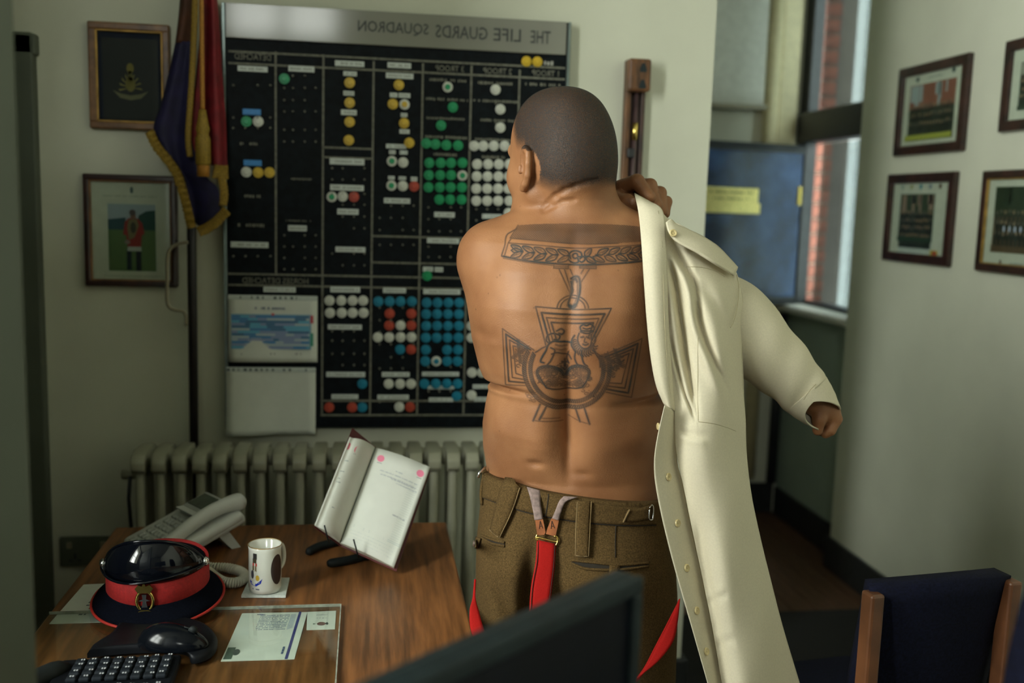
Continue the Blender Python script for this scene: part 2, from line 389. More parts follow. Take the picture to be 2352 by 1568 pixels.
# alcove window: dark sash, heavy meeting rail, sill
wn = bpy.data.objects.new('window_1', None); COL.objects.link(wn); wn.location = (XREC+.05,4.35,1.06); ORIGIN['window_1'] = (XREC+.05,4.35,1.06); struct(wn, 'black sash window in the alcove with brickwork outside')
XW = XREC+.03
b = MB(); b.rbox((XW-.005,YF-.045,1.98), (.06,.09,1.86), .006); obj('stile', b, 'window_black', wn)
obj('stile', MB().rbox((XW+.06,3.985,1.98), (.1,.06,1.86), .006), 'window_black', wn)
obj('meeting_rail', MB().rbox((XW-.005,4.335,1.945), (.11,.77,.145), .01), 'window_black', wn)
obj('bottom_rail', MB().rbox((XW+.05,4.335,1.085), (.08,.74,.05), .006), 'window_black', wn)
obj('top_rail', MB().rbox((XW+.05,4.335,2.90), (.08,.74,.08), .006), 'window_black', wn)
obj('pane', MB().box((XW+.07,4.335,1.49), (.005,.70,.77)), 'window_glass', wn)
obj('pane', MB().box((XW+.04,4.335,2.44), (.005,.70,.86)), 'window_glass', wn)
obj('window_sill', MB().rbox((XREC-.01,4.345,1.075), (.14,.78,.035), .012), 'frame_white', wn)
# yard outside: brick pier of single bricks, added pale bounce wall, far wall
pier = struct(obj('wall_pier', MB().box((2.215,5.00,2.1), (.12,.46,4.2)), 'mortar'), 'brick jamb outside the alcove window')
bm_ = None
for r in range(28):
    z = .95+r*.075
    if bm_ is None: o = obj('brick', MB().rbox((0,0,0), (.118,.03,.064), .005, seg=1), 'brick_red', pier); bm_ = o.data
    else: o = link('brick', bm_, None, pier)
    o.location = (2.220+(.003 if r % 2 else 0), 4.768, z)
    if r == 0: o = obj('brick', MB().rbox((0,0,0), (.03,.205,.064), .005, seg=1), 'brick_red', pier); be_ = o.data
    else: o = link('brick', be_, None, pier)
    o.location = (2.273, 4.89+(.05 if r % 2 else 0), z)
struct(obj('wall_yard', MB().box((2.95,5.95,3.4), (1.4,.1,7.0)), 'render_grey'), 'grey rendered wall across the yard')
struct(obj('wall_bounce', MB().box((3.45,4.2,2.2), (.1,3.6,4.8)), 'bounce_pale'), 'added pale wall bouncing light into the alcove window')  # invented yard wall, limits the sky and bounces light into the alcove
struct(obj('trim_2', MB().rbox((2.80,5.42,2.0), (.17,.10,4.2), .01), 'render_white'), 'white post outside the alcove window')
# end wall of the alcove: boxed panel with lip, cream pipe, casing board, dark corner tube
struct(obj('trim_1', MB().rbox((1.40,YF-.03,2.72), (.97,.06,1.36), .01), 'frame_white'), 'pale boxed panel high on the alcove end wall')
obj('lip', MB().rbox((1.40,YF-.045,2.035), (.98,.09,.022), .006), 'conduit', bpy.data.objects['trim_1'])
tag(obj('wall_pipe', MB().tube([(1.925,YF-.045,.2),(1.925,YF-.045,3.38)], .036, 16), 'pipe_cream', smooth=True), 'cream vertical pipe on the alcove end wall beside the black window', 'pipe')
struct(obj('trim_3', MB().rbox((2.015,YF-.02,2.25), (.10,.04,2.2), .008), 'pipe_cream'), 'tan casing board beside the black window')
tag(obj('corner_tube', MB().tube([(2.055,YF-.04,.17),(2.055,YF-.04,1.04)], .026, 14), 'dark_metal', smooth=True), 'dark vertical tube in the corner under the window sill', 'pipe')  # dark upright tube set in the corner

# navy hinged shutter with brass plate
sh = thing('window_shutter', 'glossy navy hinged shutter with brass plate standing open in the alcove', 'shutter', (2.07,4.66,1.1))
A = np.array((2.075,4.655,1.09)); B_ = np.array((1.12,4.42,1.09)); ex = (B_-A)/np.linalg.norm(B_-A); up = np.array((0,0,1.)); nn = np.cross(ex, up)
if nn[1] > 0: nn = -nn
L_ = np.linalg.norm(B_-A); Rm = np.stack([ex, nn, up], 1)
obj('panel', MB().rbox(A+ex*L_/2+up*.385, (L_,.036,.77), .006, Rm), 'shutter_navy', sh)
for zz in (.02, .75): obj('rail', MB().rbox(A+ex*L_/2+up*zz+nn*.022, (L_,.012,.04), .003, Rm), 'window_black', sh)
obj('hinge', MB().rbox(A+ex*.012+up*.53+nn*.022, (.022,.012,.09), .004, Rm), 'brass', sh)
pl = on(1745,440,1,4.58); s0 = float((pl-A)@ex)
obj('brass_plate', MB().rbox(A+ex*(s0+.165)+up*.50+nn*.022, (.31,.008,.115), .003, Rm), 'brass_plate', sh)
obj('brass_plate_lip', MB().rbox(A+ex*(s0+.17)+up*.462+nn*.026, (.34,.012,.05), .004, Rm), 'brass_plate', sh)
ink_mesh('plate_writing', scribble(0,.24,.03,.016,(.25,.2,.05))+scribble(.02,.22,.0,.014,(.25,.2,.05)), A+ex*(s0+.045)+up*.505+nn*.0265, ex, up, nn, 'print', sh)

# doorway on the left with lock, open door leaf close to the viewer
dr = bpy.data.objects.new('door_1', None); COL.objects.link(dr); dr.location = ((DX0+DX1)/2,YB,0); ORIGIN['door_1'] = tuple(dr.location); struct(dr, 'grey green door in the back wall with lock')
obj('door_leaf', MB().rbox(((DX0+DX1)/2,YB+.075,DZ/2-.01), (DX1-DX0-.07,.04,DZ-.05), .004), 'door_paint', dr)
fr = MB(); fr.rbox((DX1-.01,YB-.005,DZ/2+.02), (.055,.05,DZ+.04), .006)
obj('door_jamb', fr, 'door_paint', dr); obj('door_jamb', MB().rbox((DX0,YB-.005,DZ/2+.02), (.06,.05,DZ+.04), .006), 'door_paint', dr)
obj('door_head', MB().rbox(((DX0+DX1)/2,YB-.005,DZ+.01), (DX1-DX0+.05,.05,.055), .006), 'door_paint', dr)
obj('door_closer', MB().rbox((-.955,YB+.03,1.74), (.045,.05,.33), .008), 'dark_metal', dr)
obj('lock_case', MB().rbox((-.945,YB+.04,1.12), (.06,.035,.30), .006), 'dark_metal', dr)
obj('lock_plate', MB().rbox((-.945,YB+.02,1.03), (.024,.008,.13), .003), 'chrome', dr)
obj('latch', MB().rbox((-.945,YB+.012,1.085), (.028,.022,.03), .004), 'chrome', dr)
struct(obj('wall_sky_block', MB().box((-1.27,YB+.30,1.1), (1.3,.08,2.4)).box((-1.27,YB+.2,2.2), (1.3,.25,.3)), 'wall_paint_dim'), 'added dark wall blocking the sky behind the door')  # added to stop bright sky showing through the door gap
d2 = bpy.data.objects.new('door_2', None); COL.objects.link(d2); d2.location = (-.66,.88,0); ORIGIN['door_2'] = (-.66,.88,0); struct(d2, 'open door leaf close by at the left edge')
e0 = np.array((-.366,1.14,0)); e1 = np.array((-.95,.62,0)); ex = (e1-e0)/np.linalg.norm(e1-e0); nn = np.array((ex[1],-ex[0],0)); Rm = np.stack([ex,nn,(0,0,1.)],1)
obj('door_leaf', MB().rbox(e0+ex*.40+np.array((0,0,1.03)), (.78,.04,2.05), .005, Rm), 'door_paint', d2)
for zz in (.55, 1.45): obj('door_panel', MB().rbox(e0+ex*.37+np.array((0,0,zz)), (.50,.052,.70), .008, Rm), 'door_paint', d2)
struct(obj('wall_shade_block', MB().box((-1.36,1.54,ZC/2), (1.08,.08,ZC)), 'wall_paint_dim'), 'added unseen partition shading the desk and back wall')  # unseen, added to block window light from the desk and left back wall
# rug
tag(obj('rug', MB().rbox((1.36,1.55,.009), (1.26,3.85,.012), .005), 'rug_dark'), 'dark rug covering the floor along the right wall', 'rug')
# wall socket
sk = thing('wall_socket', 'double wall socket low on the wall left of the desk', 'socket', (-.775,YB-.005,.53))
obj('plate', MB().rbox((-.775,YB-.006,.53), (.145,.012,.085), .004), 'door_paint', sk)
for s in (-1,1): obj('switch', MB().rbox((-.775+s*.045,YB-.014,.55), (.014,.008,.018), .002), 'conduit', sk)
for s in (-1,1): obj('pin_holes', MB().box((-.775+s*.03,YB-.0125,.518), (.006,.003,.016)).box((-.775+s*.018,YB-.0125,.505), (.010,.003,.005)).box((-.775+s*.042,YB-.0125,.505), (.010,.003,.005)), 'dark_metal', sk)

# ------------------------------------------------------------------ radiator
NR = 19; RY = YB-.175; RX0 = on(322,1130,1,RY-.055)[0]; RP = (on(733,1130,1,RY-.055)[0]-RX0)/9
rad = thing('radiator', 'cream cast iron column radiator on the back wall behind the desk', 'radiator', (-.09,RY,0))
b = MB()
for yy in (-.055, 0, .055):
    b.tube([(0,yy,.13),(0,yy,.81)], .0125, 10)
prof = [(-.084,.806),(-.084,.826),(-.068,.844),(0,.850),(.068,.844),(.084,.826),(.084,.806),(.07,.794),(-.07,.794)]
b.prism([(p[0],p[1]) for p in prof], (-.0175,0,0), (0,1,0), (0,0,1), (.035,0,0))
b.prism([(p[0],.93-p[1]) for p in prof], (-.0175,0,0), (0,1,0), (0,0,1), (.035,0,0))
b.tube([(-RP/2,0,.820),(RP/2,0,.820)], .024, 12).tube([(-RP/2,0,.135),(RP/2,0,.135)], .026, 12)
sec = None
for i in range(NR):
    if sec is None:
        o = obj('section', b, 'radiator_paint', rad, smooth='auto'); sec = o
        bv = o.modifiers.new('soft', 'BEVEL'); bv.width = .005; bv.segments = 2; bv.limit_method = 'ANGLE'
        o.modifiers.move(1, 0)
    else:
        o = sec.copy(); COL.objects.link(o)
    o.location = (RX0+i*RP, RY, 0); o.scale = (1,1,1.028)
    if i in (0, 6, 12, NR-1): obj('foot', MB().rbox((RX0+i*RP,RY,.055), (.03,.10,.11), .006), 'radiator_paint', rad)
obj('bracket_plate', MB().rbox((RX0+3.5*RP,RY-.052,.70), (RP,.02,.028), .006), 'radiator_paint', rad)
obj('air_valve', MB().tube([(RX0-.055,RY-.01,.80),(RX0-.01,RY-.01,.80)], .012, 10), 'radiator_paint', rad, True)
obj('wall_hook', MB().tube([(RX0-.03,RY-.03,.80),(RX0-.035,RY-.03,.74),(RX0-.03,RY+.02,.45)], .005, 8), 'dark_metal', rad, True)
obj('pipe', MB().tube([(RX0-.02,RY,.13),(RX0-.07,RY,.13),(RX0-.08,RY,.10),(RX0-.08,RY,.0)], .012, 10), 'radiator_paint', rad, True)
# ------------------------------------------------------------------ planning board
YP = YB-.03                                   # face of the board
def bp(px, py): q = on(px, py, 1, YP); return np.array((q[0], q[2]))
bx0, bx1, bz0, bz1 = bp(517,500)[0], bp(1308,60)[0], bp(729,983)[1], bp(900,28)[1]
board = thing('planning_board', 'black peg board with metal title strip and coloured discs', 'board', ((bx0+bx1)/2, YB, bz0))
EX, EZ, NY = np.array((1.,0,0)), np.array((0,0,1.)), np.array((0,-1.,0))
def slab(name, x0, x1, z0, z1, y0, y1, m, parent=board, r=.0): 
    c, s = ((x0+x1)/2, (y0+y1)/2, (z0+z1)/2), (abs(x1-x0), abs(y1-y0), abs(z1-z0))
    return obj(name, MB().rbox(c, s, r, seg=1) if r else MB().box(c, s), m, parent)
hz0, hz1 = bp(519.5,85.6)[1], bz1
slab('panel', bx0, bx1, bz0, bz1, YP+.004, YB-.001, 'board_black')
slab('title_strip', bx0+.006, bx1-.008, hz0, hz1, YP-.004, YP+.0035, 'header_metal', r=.001)
for xx in (bx0, bx1): slab('side_edge', xx-.004, xx+.004, bz0, bz1, YP-.006, YB, 'board_edge', r=.001)
# flat mirror-written lettering, exactly as the photograph shows it
def letters(name, body, px0, px1, py, h_, m, bold=0.0, y=None):
    v, f = text_mesh(body, 1.0, bold); a, c = bp(px0, py), bp(px1, py)
    wd = v[:,0].max()-v[:,0].min(); ht = v[:,1].max()-v[:,1].min(); mid = (v.max(0)+v.min(0))/2
    X = (a[0]+c[0])/2-(v[:,0]-mid[0])/wd*abs(c[0]-a[0]); Z = (a[1]+c[1])/2+(v[:,1]-mid[1])/ht*h_
    # lettering lies along the board, so one height across its length
    return link(name, mesh(name, np.stack([X, np.full_like(X, (y if y else YP)-.0006), Z], 1), [g[::-1] for g in f]), m, board)
for body, a, c, py, h_, w_ in (('THE',1218,1264,86,.034,.012),('LIFE',1133,1196,81,.034,.012),('GUARDS',1000,1120,75,.034,.012),('SQUADRON',822,984,66,.034,.012)):
    letters('title_word', body, a, c, py, h_, 'header_letter', w_, YP-.0045)
for body, a, c, py in (('DETACHED',538,622,130),('HORSES DETACHED',556,708,645),('3 TROOP',1000,1066,157),('2 TROOP',1110,1176,163),('1 TROOP',1222,1284,168)):
    letters('heading', body, a, c, py, .0165, 'board_line', .012, YP+.0035)
# painted grid: every line a thin strip
def strip(p0, p1, wd=.0052):
    a, c = bp(*p0), bp(*p1); a[0] = min(a[0], bx1-.006); c[0] = min(c[0], bx1-.006)
    if abs(a[0]-c[0]) > abs(a[1]-c[1]): slab('grid_line', min(a[0],c[0]), max(a[0],c[0]), (a[1]+c[1])/2-wd/2, (a[1]+c[1])/2+wd/2, YP+.002, YP+.0042, 'board_line')
    else: slab('grid_line', (a[0]+c[0])/2-wd/2, (a[0]+c[0])/2+wd/2, min(a[1],c[1]), max(a[1],c[1]), YP+.0018, YP+.0042, 'board_line')
for p in [((524,114),(1300,159)),((524,142),(1300,184)),((523,630),(1300,642)),((523,656),(1300,666)),((736,955),(1300,952)),((736,920),(1300,922)),
          ((634.5,118),(632,630)),((745,125),(737,953)),((859,140),(849,953)),((972,145),(957.5,953)),((1084,150),(1064,953)),((1195,160),(1170,953)),
          ((745,338),(857,342)),((745,361),(857,364)),((854,543),(1190,549)),((852,603),(1190,609))]: strip(*p)
# paper labels, white unless noted; each carries a line of writing too small to read
LAB = [(580,158,65,12),(573,562,83,13),(692,158,57,13),(683,524,42,13),(803,146,65,12),(804,169,30,10),(801,214,24,10),(801,258,35,12),(797,371,78,14),(797,431,76,13),(799,486,48,13),(805,573,68,12),
 (917,150,53,12),(918,174,62,12),(904,218,17,10),(929,219,26,10),(928,264,15,9),(929,302,23,10),(910,336,46,10),(901,349,15,9),(927,350,18,9),(899,408,15,8),(924,409,17,8),(951,411,15,10),(912,461,60,12),
 (1021,493,48,12),(1018,553,75,12),(983,618,24,11),(1008,619,20,11),(1131,497,48,11),(642,665,72,12),(793,665,68,13),(792,751,78,12),(794,860,90,12),(792,911,62,11),
 (906,667,53,12),(909,860,65,11),(903,912,74,11),(1015,670,87,12),(1012,859,88,10),(1013,890,64,8),(1013,918,58,10),(1105,888,40,10),(1108,917,40,10)]
random.seed(3)
S_ = depth_of((0,YP,1.5))/F
for px, py, w_, h_ in LAB:
    c = bp(px, py); o = slab('paper_label', c[0]-w_*S_/2, c[0]+w_*S_/2, c[1]-h_*S_/2, c[1]+h_*S_/2, YP+.0005, YP+.0042, 'label_white', r=.0006)
    ink_mesh('label_writing', scribble(-w_*S_*.42, w_*S_*.42, 0, h_*S_*.42, (.28,.30,.27), 0), (c[0], YP+.0002, c[1]), EX, EZ, NY, 'print', o)
for px, py in ((578,257),(580,374)):
    c = bp(px, py); slab('blue_label', c[0]-.024, c[0]+.024, c[1]-.008, c[1]+.008, YP-.001, YP+.0042, 'label_blue', r=.001)
# painted captions that cannot be read
pol = []
for px, py, w_, h_ in [(578,330,52,9),(577,450,42,9),(576,517,58,10),(1029,184,84,9),(1025,228,100,8),(1025,272,90,8),(1025,315,96,9),(1024,355,56,9),(1139,191,82,9),(1139,232,104,8),(1140,276,84,8),(1137,321,92,9),(1135,361,56,9),(1248,194,84,9),(1268,145,36,13),(692,411,46,6),(686,507,58,5)]:
    c = bp(px, py); pol += scribble(c[0]-w_*S_/2, c[0]+w_*S_/2, c[1], h_*S_*.8, (.17,.17,.13) if py != 145 else (.36,.36,.32), 0)
ink_mesh('painted_captions', pol, (0,YP+.0037,0), EX, EZ, NY, 'print', board)['kind'] = 'stuff'
# empty pegs, tiny: one part
pg = MB()
def peg_block(xs, ys):
    for y in ys:
        for x in xs:
            if RNG.random() < .85:
                c = bp(x, y); pg.tube([(c[0],YP+.004,c[1]),(c[0],YP-.007,c[1])], .0028, 6)
peg_block((536,564,592,621), (196,270,294,588)); peg_block((653,673,700,725), (174,202,230,256,298,325,540,566,592,618)); peg_block((763,787,813,837), (386,412,445,470,497,524,582,609,760,782,812,838))
peg_block((872,898,925,950), (472,500,528,562,706,735,762,790,820,846,922)); peg_block((984,1009,1035,1059), (476,503,531,566,590,842,898)); peg_block((1094,1119,1144), (480,506)); peg_block((1024,1139),(238,282))
obj('pegs', pg, 'board_line', board)['kind'] = 'stuff'
# hanging tally discs: every disc a thing of its own
COLUMN = [(500,634,'first'),(634,743,'second'),(743,856,'third'),(856,968,'fourth'),(968,1082,'fifth'),(1082,1196,'sixth'),(1196,1320,'seventh')]
G, Wt, Y_, Rd, Bl = 'green','white','yellow','red','blue'
def row(col, y, *xs): return [(col, None, x, y) for x in xs]
DISC = [(G,None,566,279),(Wt,None,593,279),(Wt,None,566,395),(Y_,None,593,396),(Y_,None,619,396),(G,None,653,181),(Y_,None,803,190),(Y_,None,803,236),(Y_,None,803,280),(Y_,None,801,322),
 (Wt,G,762,452),(Wt,None,787,451),(Rd,None,813,452),(Y_,None,916,195),(Y_,None,902,239),(Wt,Y_,929,240),(Y_,None,928,283),(Y_,None,940,328),(Wt,G,900,370),(Wt,None,926,373),(Wt,G,899,426),(Wt,None,925,427),(Rd,None,951,428),
 (Wt,G,1028,200),(G,None,1040,246),(G,None,1013,288),(G,None,979,329),(G,None,1000,331),(G,None,1025,333),(G,None,1052,334),
 *row(G,374,986,1012,1036,1062),*row(G,402,985,1011,1036),(Wt,G,1062,403),*row(G,430,984,1010,1035,1061),*row(G,458,1009,1034,1060),(G,None,981,633),
 (Wt,None,1138,206),(Wt,None,1149,251),(Wt,None,1149,293),*row(Wt,335,1089,1110,1134,1159),*row(Wt,377,1096,1121,1146,1170),*row(Wt,405,1095,1120,1145,1169),*row(Wt,433,1094,1119,1144,1168),*row(Wt,461,1094,1119,1144,1170),(Wt,None,1168,489),
 (Y_,None,1209,141),(Y_,None,1234,142),
 *row(Wt,690,757,784,810,834),*row(Wt,718,758,785,810,835),(Bl,None,832,881),(Rd,None,756,935),(Rd,None,809,935),(Bl,None,832,935),
 *row(Bl,692,869,895,920,946),(Rd,None,895,720),(Rd,None,945,720),(Rd,None,894,747),(Wt,None,920,747),(Rd,None,945,747),*row(Wt,774,868,894,920,945),(Bl,None,919,802),(Rd,None,944,802),*row(Wt,881,893,919,944),(Wt,None,917,934),(Rd,None,942,934),
 *row(Bl,695,980,1005,1030,1055),*row(Bl,721,979,1004,1029,1054),*row(Bl,748,979,1004,1029,1054),*row(Bl,775,978,1003,1028,1053),*row(Bl,803,978,1027,1052),(Bl,None,977,829),(Wt,Bl,1002,829),(Bl,None,1027,829),(Bl,None,1051,829),*row(Bl,881,975,1001,1026,1051),(Bl,None,1049,909),
 (Wt,None,1083,748),(Wt,None,1083,775),(Wt,None,1084,855),(Wt,None,1107,855),(Wt,None,1083,907)]
DR = .0142
dmesh = {}
def disc_mesh(nm):
    if nm not in dmesh:
        b = MB().lathe([(0,.006),(DR*.62,.006),(DR*.68,.0045),(DR*.92,.0045),(DR,.0035),(DR,0),(0,0)], n=24, R=np.array([[1,0,0],[0,0,-1],[0,1,0]])); dmesh[nm] = mesh('tally_disc_'+nm, b.v, b.f); dmesh[nm].materials.append(MATS['disc_'+nm])
        b = MB().lathe([(0,.0085),(DR*.46,.0085),(DR*.55,.0075),(DR*.55,.005)], n=18, R=np.array([[1,0,0],[0,0,-1],[0,1,0]])); dmesh[nm+'_c'] = mesh('disc_centre_'+nm, b.v, b.f); dmesh[nm+'_c'].materials.append(MATS['disc_'+nm])
    return dmesh[nm]
for nm in ('green','white','yellow','red','blue'): disc_mesh(nm)
info = []
for c, inner, x, y in DISC:
    ci = next(k for k, (a, b2, _) in enumerate(COLUMN) if a <= x < b2); info.append((ci, 'lower' if y > 650 else 'upper', y, x, c, inner))
done = {}
for ci in range(7):
    for half in ('upper','lower'):
        it = sorted([t for t in info if t[0] == ci and t[1] == half], key=lambda t: t[2]); rows = []
        for t in it:
            if rows and t[2]-rows[-1][-1][2] < 10: rows[-1].append(t)
            else: rows.append([t])
        for ri, r in enumerate(rows):
            r.sort(key=lambda t: t[3])
            for k, t in enumerate(r):
                q = bp(t[3], t[2]); o = bpy.data.objects.new('tally_disc', dmesh[t[4]]); COL.objects.link(o); o.location = (q[0], YP+.0005, q[1]); o.rotation_euler = (0, RNG.uniform(0,6.28), 0)
                cc = bpy.data.objects.new('disc_centre', dmesh[(t[5] or t[4])+'_c']); COL.objects.link(cc); cc.parent = o
                where = f'{ORD[k]} of {NUM[len(r)]}' if len(r) > 1 else 'alone'
                cname = (f'{t[5]}-centred ' if t[5] else '')+t[4]
                tag(o, f'{cname} disc, {where} in {ORD[ri]} row of discs, {half} {COLUMN[ci][2]} board column', 'disc', 'tally discs on the planning board')
# chart sheets pinned to the lower left of the board
for i, (q, y_) in enumerate((((524,678),.0), ((520,844),.002))):
    a = bp(*q); bb = bp(q[0]+205, q[1]+(153 if i == 0 else 152))
    W_, H_ = bb[0]-a[0], a[1]-bb[1]
    sht = thing('chart_sheet', ['laminated sheet with blue year chart on the lower left of the board','blank white sheet hanging below the blue chart sheet'][i], 'sheet', (a[0]+W_/2, YP-.004, bb[1]), None)
    g = []
    for r in range(14):
        v = r/13; rowp = []
        for c in range(12):
            u = c/11; bulge = .004+.004*math.sin(u*5+i)*v*(1+2*i)+(.006*v*v if i else .002*v); rowp.append((a[0]+u*W_, YP-.003-abs(bulge), a[1]-v*H_))
        g.append(rowp)
    o = obj('sheet', MB().grid(g), 'paper', sht, True); sol = o.modifiers.new('thick','SOLIDIFY'); sol.thickness = .0008
    obj('binding_strip', MB().rbox((a[0]+W_/2, YP-.006, a[1]-.004), (W_,.008,.013), .002), 'label_white', sht)
    pol = [(rect(W_*k/16+.002, -.0035, W_*k/16+.002+.006*RNG.uniform(.4,1.6), .0035), (.07,.09,.10), 0) for k in range(16) if RNG.random() < .8]
    ink_mesh('binding_holes', pol, (a[0], YP-.0105, a[1]-.004), EX, EZ, NY, 'print', sht)
    if i == 0:
        pol = [(rect(.035*W_/1, -.80*H_, .93*W_, -.27*H_), (.20,.38,.52), 0)]
        for k in range(13):
            y0 = -.29*H_-k*.039*H_; x = .04*W_
            while x < .90*W_:
                wd = RNG.uniform(.05,.25)*W_; c = [(.06,.22,.50),(.12,.42,.62),(.25,.30,.50),(.45,.52,.55),(.05,.15,.30)][RNG.integers(5)]
                pol.append((rect(x, y0-.032*H_, min(x+wd,.91*W_), y0), c, 1)); x += wd
        pol += [(rect(.92*W_,-.40*H_,.955*W_,-.28*H_), (.5,.08,.10), 2), (rect(.92*W_,-.75*H_,.955*W_,-.55*H_), (.06,.32,.22), 2), (ellipse(.5*W_,-.27*H_,.018*W_,.02*H_), (.6,.1,.08), 3)]
        pol += scribble(.30*W_,.64*W_,-.18*H_,.008,(.12,.15,.25),2)+scribble(.14*W_,.24*W_,-.88*H_,.006,(.3,.3,.3),2)+scribble(.45*W_,.54*W_,-.87*H_,.006,(.3,.3,.3),2)+scribble(.75*W_,.82*W_,-.87*H_,.006,(.3,.3,.3),2)
        ink_mesh('year_chart', pol, (a[0], YP-.0115, a[1]), EX, EZ, NY, 'print', sht)

# ------------------------------------------------------------------ framed pictures
def frame_wall(name, label, o, ex, W_, H_, fw, m, mountm, pols, lip=None, group=None, tilt=0.0):
    """o = top left corner (as seen), ex along the wall to the right, hung flat on the wall"""
    o = np.array(o, float); ex = np.array(ex, float); up = np.array((0,0,1.)); nn = np.cross(ex, up)
    c_, s_ = math.cos(tilt), math.sin(tilt); ex, up = ex*c_+up*s_, up*c_-ex*s_
    R = np.stack([ex, -nn, up], 1); ctr = o+ex*W_/2-up*H_/2
    t = thing(name, label, 'picture', o+ex*W_/2-up*H_, group)
    for a, bq, sx, sz in ((.5,0,W_,fw),(.5,1,W_,fw)):
        obj('frame_rail', MB().rbox(o+ex*W_*a-up*(fw/2 if bq == 0 else H_-fw/2)+nn*.011, (sx,.022,sz), .004, R), m, t)
    for xx in (fw/2, W_-fw/2):
        obj('frame_rail', MB().rbox(o+ex*xx-up*H_/2+nn*.011, (fw,.0222,H_-1.6*fw), .004, R), m, t)
    if lip:
        for (cx, cz, sx, sz) in ((W_/2,fw,W_-2*fw,.007),(W_/2,H_-fw,W_-2*fw,.007),(fw,H_/2,.007,H_-2*fw),(W_-fw,H_/2,.007,H_-2*fw)):
            obj('gilt_slip', MB().rbox(o+ex*cx-up*cz+nn*.014, (sx,.010,sz), .002, R), lip, t)
    obj('mount', MB().box(ctr+nn*.006, (W_-fw,.006,H_-fw), R), mountm, t)
    ink_mesh('print', [([(x*W_, -y*H_) for x, y in p], c, l) for p, c, l in pols], o+nn*.0094, ex, up, nn, 'print', t)
    obj('glass', MB().box(ctr+nn*.0135, (W_-fw*1.5,.0015,H_-fw*1.5), R), 'glass', t)
    return t
def r4(x0,y0,x1,y1): return [(x0,y0),(x0,y1),(x1,y1),(x1,y0)]          # y runs downwards here
# badge picture, upper left
pol = [(r4(.16,.14,.84,.90), (.004,.004,.004), 1)]
for cx, cy, rx, ry, c in ((.5,.42,.045,.05,(.20,.15,.02)),(.5,.49,.03,.05,(.16,.13,.03)),(.5,.57,.06,.07,(.22,.17,.03))): pol.append((ellipse(cx,cy,rx,ry), c, 2))
pol.append(([(.5-.22,.63),(.5-.12,.66),(.5,.675),(.5+.12,.66),(.5+.22,.63),(.5+.13,.70),(.5,.72),(.5-.13,.70)], (.16,.14,.07), 3))
for k in range(9): a = k/8*math.pi; pol.append(([(.5,.60),(.5+.15*math.cos(a),.62-.16*math.sin(a)),(.5+.13*math.cos(a+.12),.62-.14*math.sin(a+.12))], (.24,.19,.05), 2))
a, c = on(204,50,1,YB), on(392,66,1,YB); dd = on(213,295,1,YB)
frame_wall('framed_badge', 'gilt wooden frame with a regimental badge on black, left of the flag', (a[0],YB,a[2]), (1,0,0), c[0]-a[0], a[2]-dd[2], .020, 'frame_goldwood', 'mount_navy', pol, 'gold_paint')
# full length portrait photograph, lower left
pol = [(r4(.25,.26,.76,.86), (.10,.17,.06), 1), (r4(.25,.26,.76,.46), (.34,.40,.46), 2), ([(.25,.40),(.44,.38),(.44,.49),(.25,.49)][::-1], (.02,.07,.09), 3), ([(.58,.36),(.66,.32),(.76,.31),(.76,.49),(.56,.49)][::-1], (.01,.06,.05), 3)]
pol += [(r4(.445,.66,.495,.85), (.008,.02,.035), 4), (r4(.545,.66,.60,.86), (.008,.012,.02), 4), ([(.46,.64),(.60,.64),(.605,.68),(.45,.68)], (.5,.52,.5), 5),
        ([(.43,.42),(.47,.385),(.57,.385),(.62,.43),(.64,.52),(.61,.54),(.60,.64),(.455,.64),(.445,.54),(.41,.53)], (.30,.02,.02), 5), ([(.47,.40),(.56,.39),(.58,.45),(.53,.56),(.47,.58),(.455,.47)], (.20,.16,.07), 6),
        (ellipse(.52,.365,.030,.04), (.24,.11,.07), 6), (ellipse(.515,.335,.035,.028), (.10,.07,.07), 7), (ellipse(.52,.47,.03,.05), (.05,.045,.03), 7), (ellipse(.455,.60,.03,.02), (.28,.2,.18), 7)]
pol += [(ellipse(.51,.135,.018,.03), (.08,.12,.12), 2)]
pol += [(p, (.42,.42,.36), 2) for p, _, _ in scribble(.2,.8,.19,.018,(0,0,0))]+[(p, (.42,.42,.36), 2) for p, _, _ in scribble(.2,.8,.905,.015,(0,0,0))]
a, c = on(193,398,1,YB), on(408,414,1,YB); dd = on(197,655,1,YB)
frame_wall('framed_portrait', 'dark frame with photograph of a soldier in scarlet on a lawn', (a[0],YB,a[2]), (1,0,0), c[0]-a[0], a[2]-dd[2], .016, 'frame_mahogany', 'mount_card', pol, 'frame_goldwood')
def group_photo(seed, sky, bld, ground, y0, y1, x0=.17, x1=.83, rows=3, extra=()):
    rr = random.Random(seed); pol = [(r4(x0,y0,x1,y1), ground, 1), (r4(x0,y0,x1,y0+(y1-y0)*.45), bld, 2)]
    for k in range(7):
        x = rr.uniform(x0, x1-.08); pol.append((r4(x,y0+.01,x+rr.uniform(.02,.07),y0+(y1-y0)*rr.uniform(.2,.45)), sky, 3))
    for r in range(rows):
        yy = y0+(y1-y0)*(.38+.16*r); n = 15
        for k in range(n):
            x = x0+.015+(x1-x0-.03)*(k+.5+.3*(r % 2))/n; g_ = rr.uniform(.006,.03); hh = (y1-y0)*.2
            pol.append((r4(x-.016,yy+.02,x+.016,yy+hh+.04), (g_,g_*1.3,g_), 4+2*r)); pol.append((ellipse(x,yy+.003+rr.uniform(-.01,.01),.013,.020,8)[::-1], (.24,.16,.10) if rr.random() < .6 else (.10,.09,.07), 5+2*r))
    pol.append((r4(x0,y1-(y1-y0)*.10,x1,y1), ground, 4+2*rows))
    return pol+list(extra)
DY = (0,-1,0)
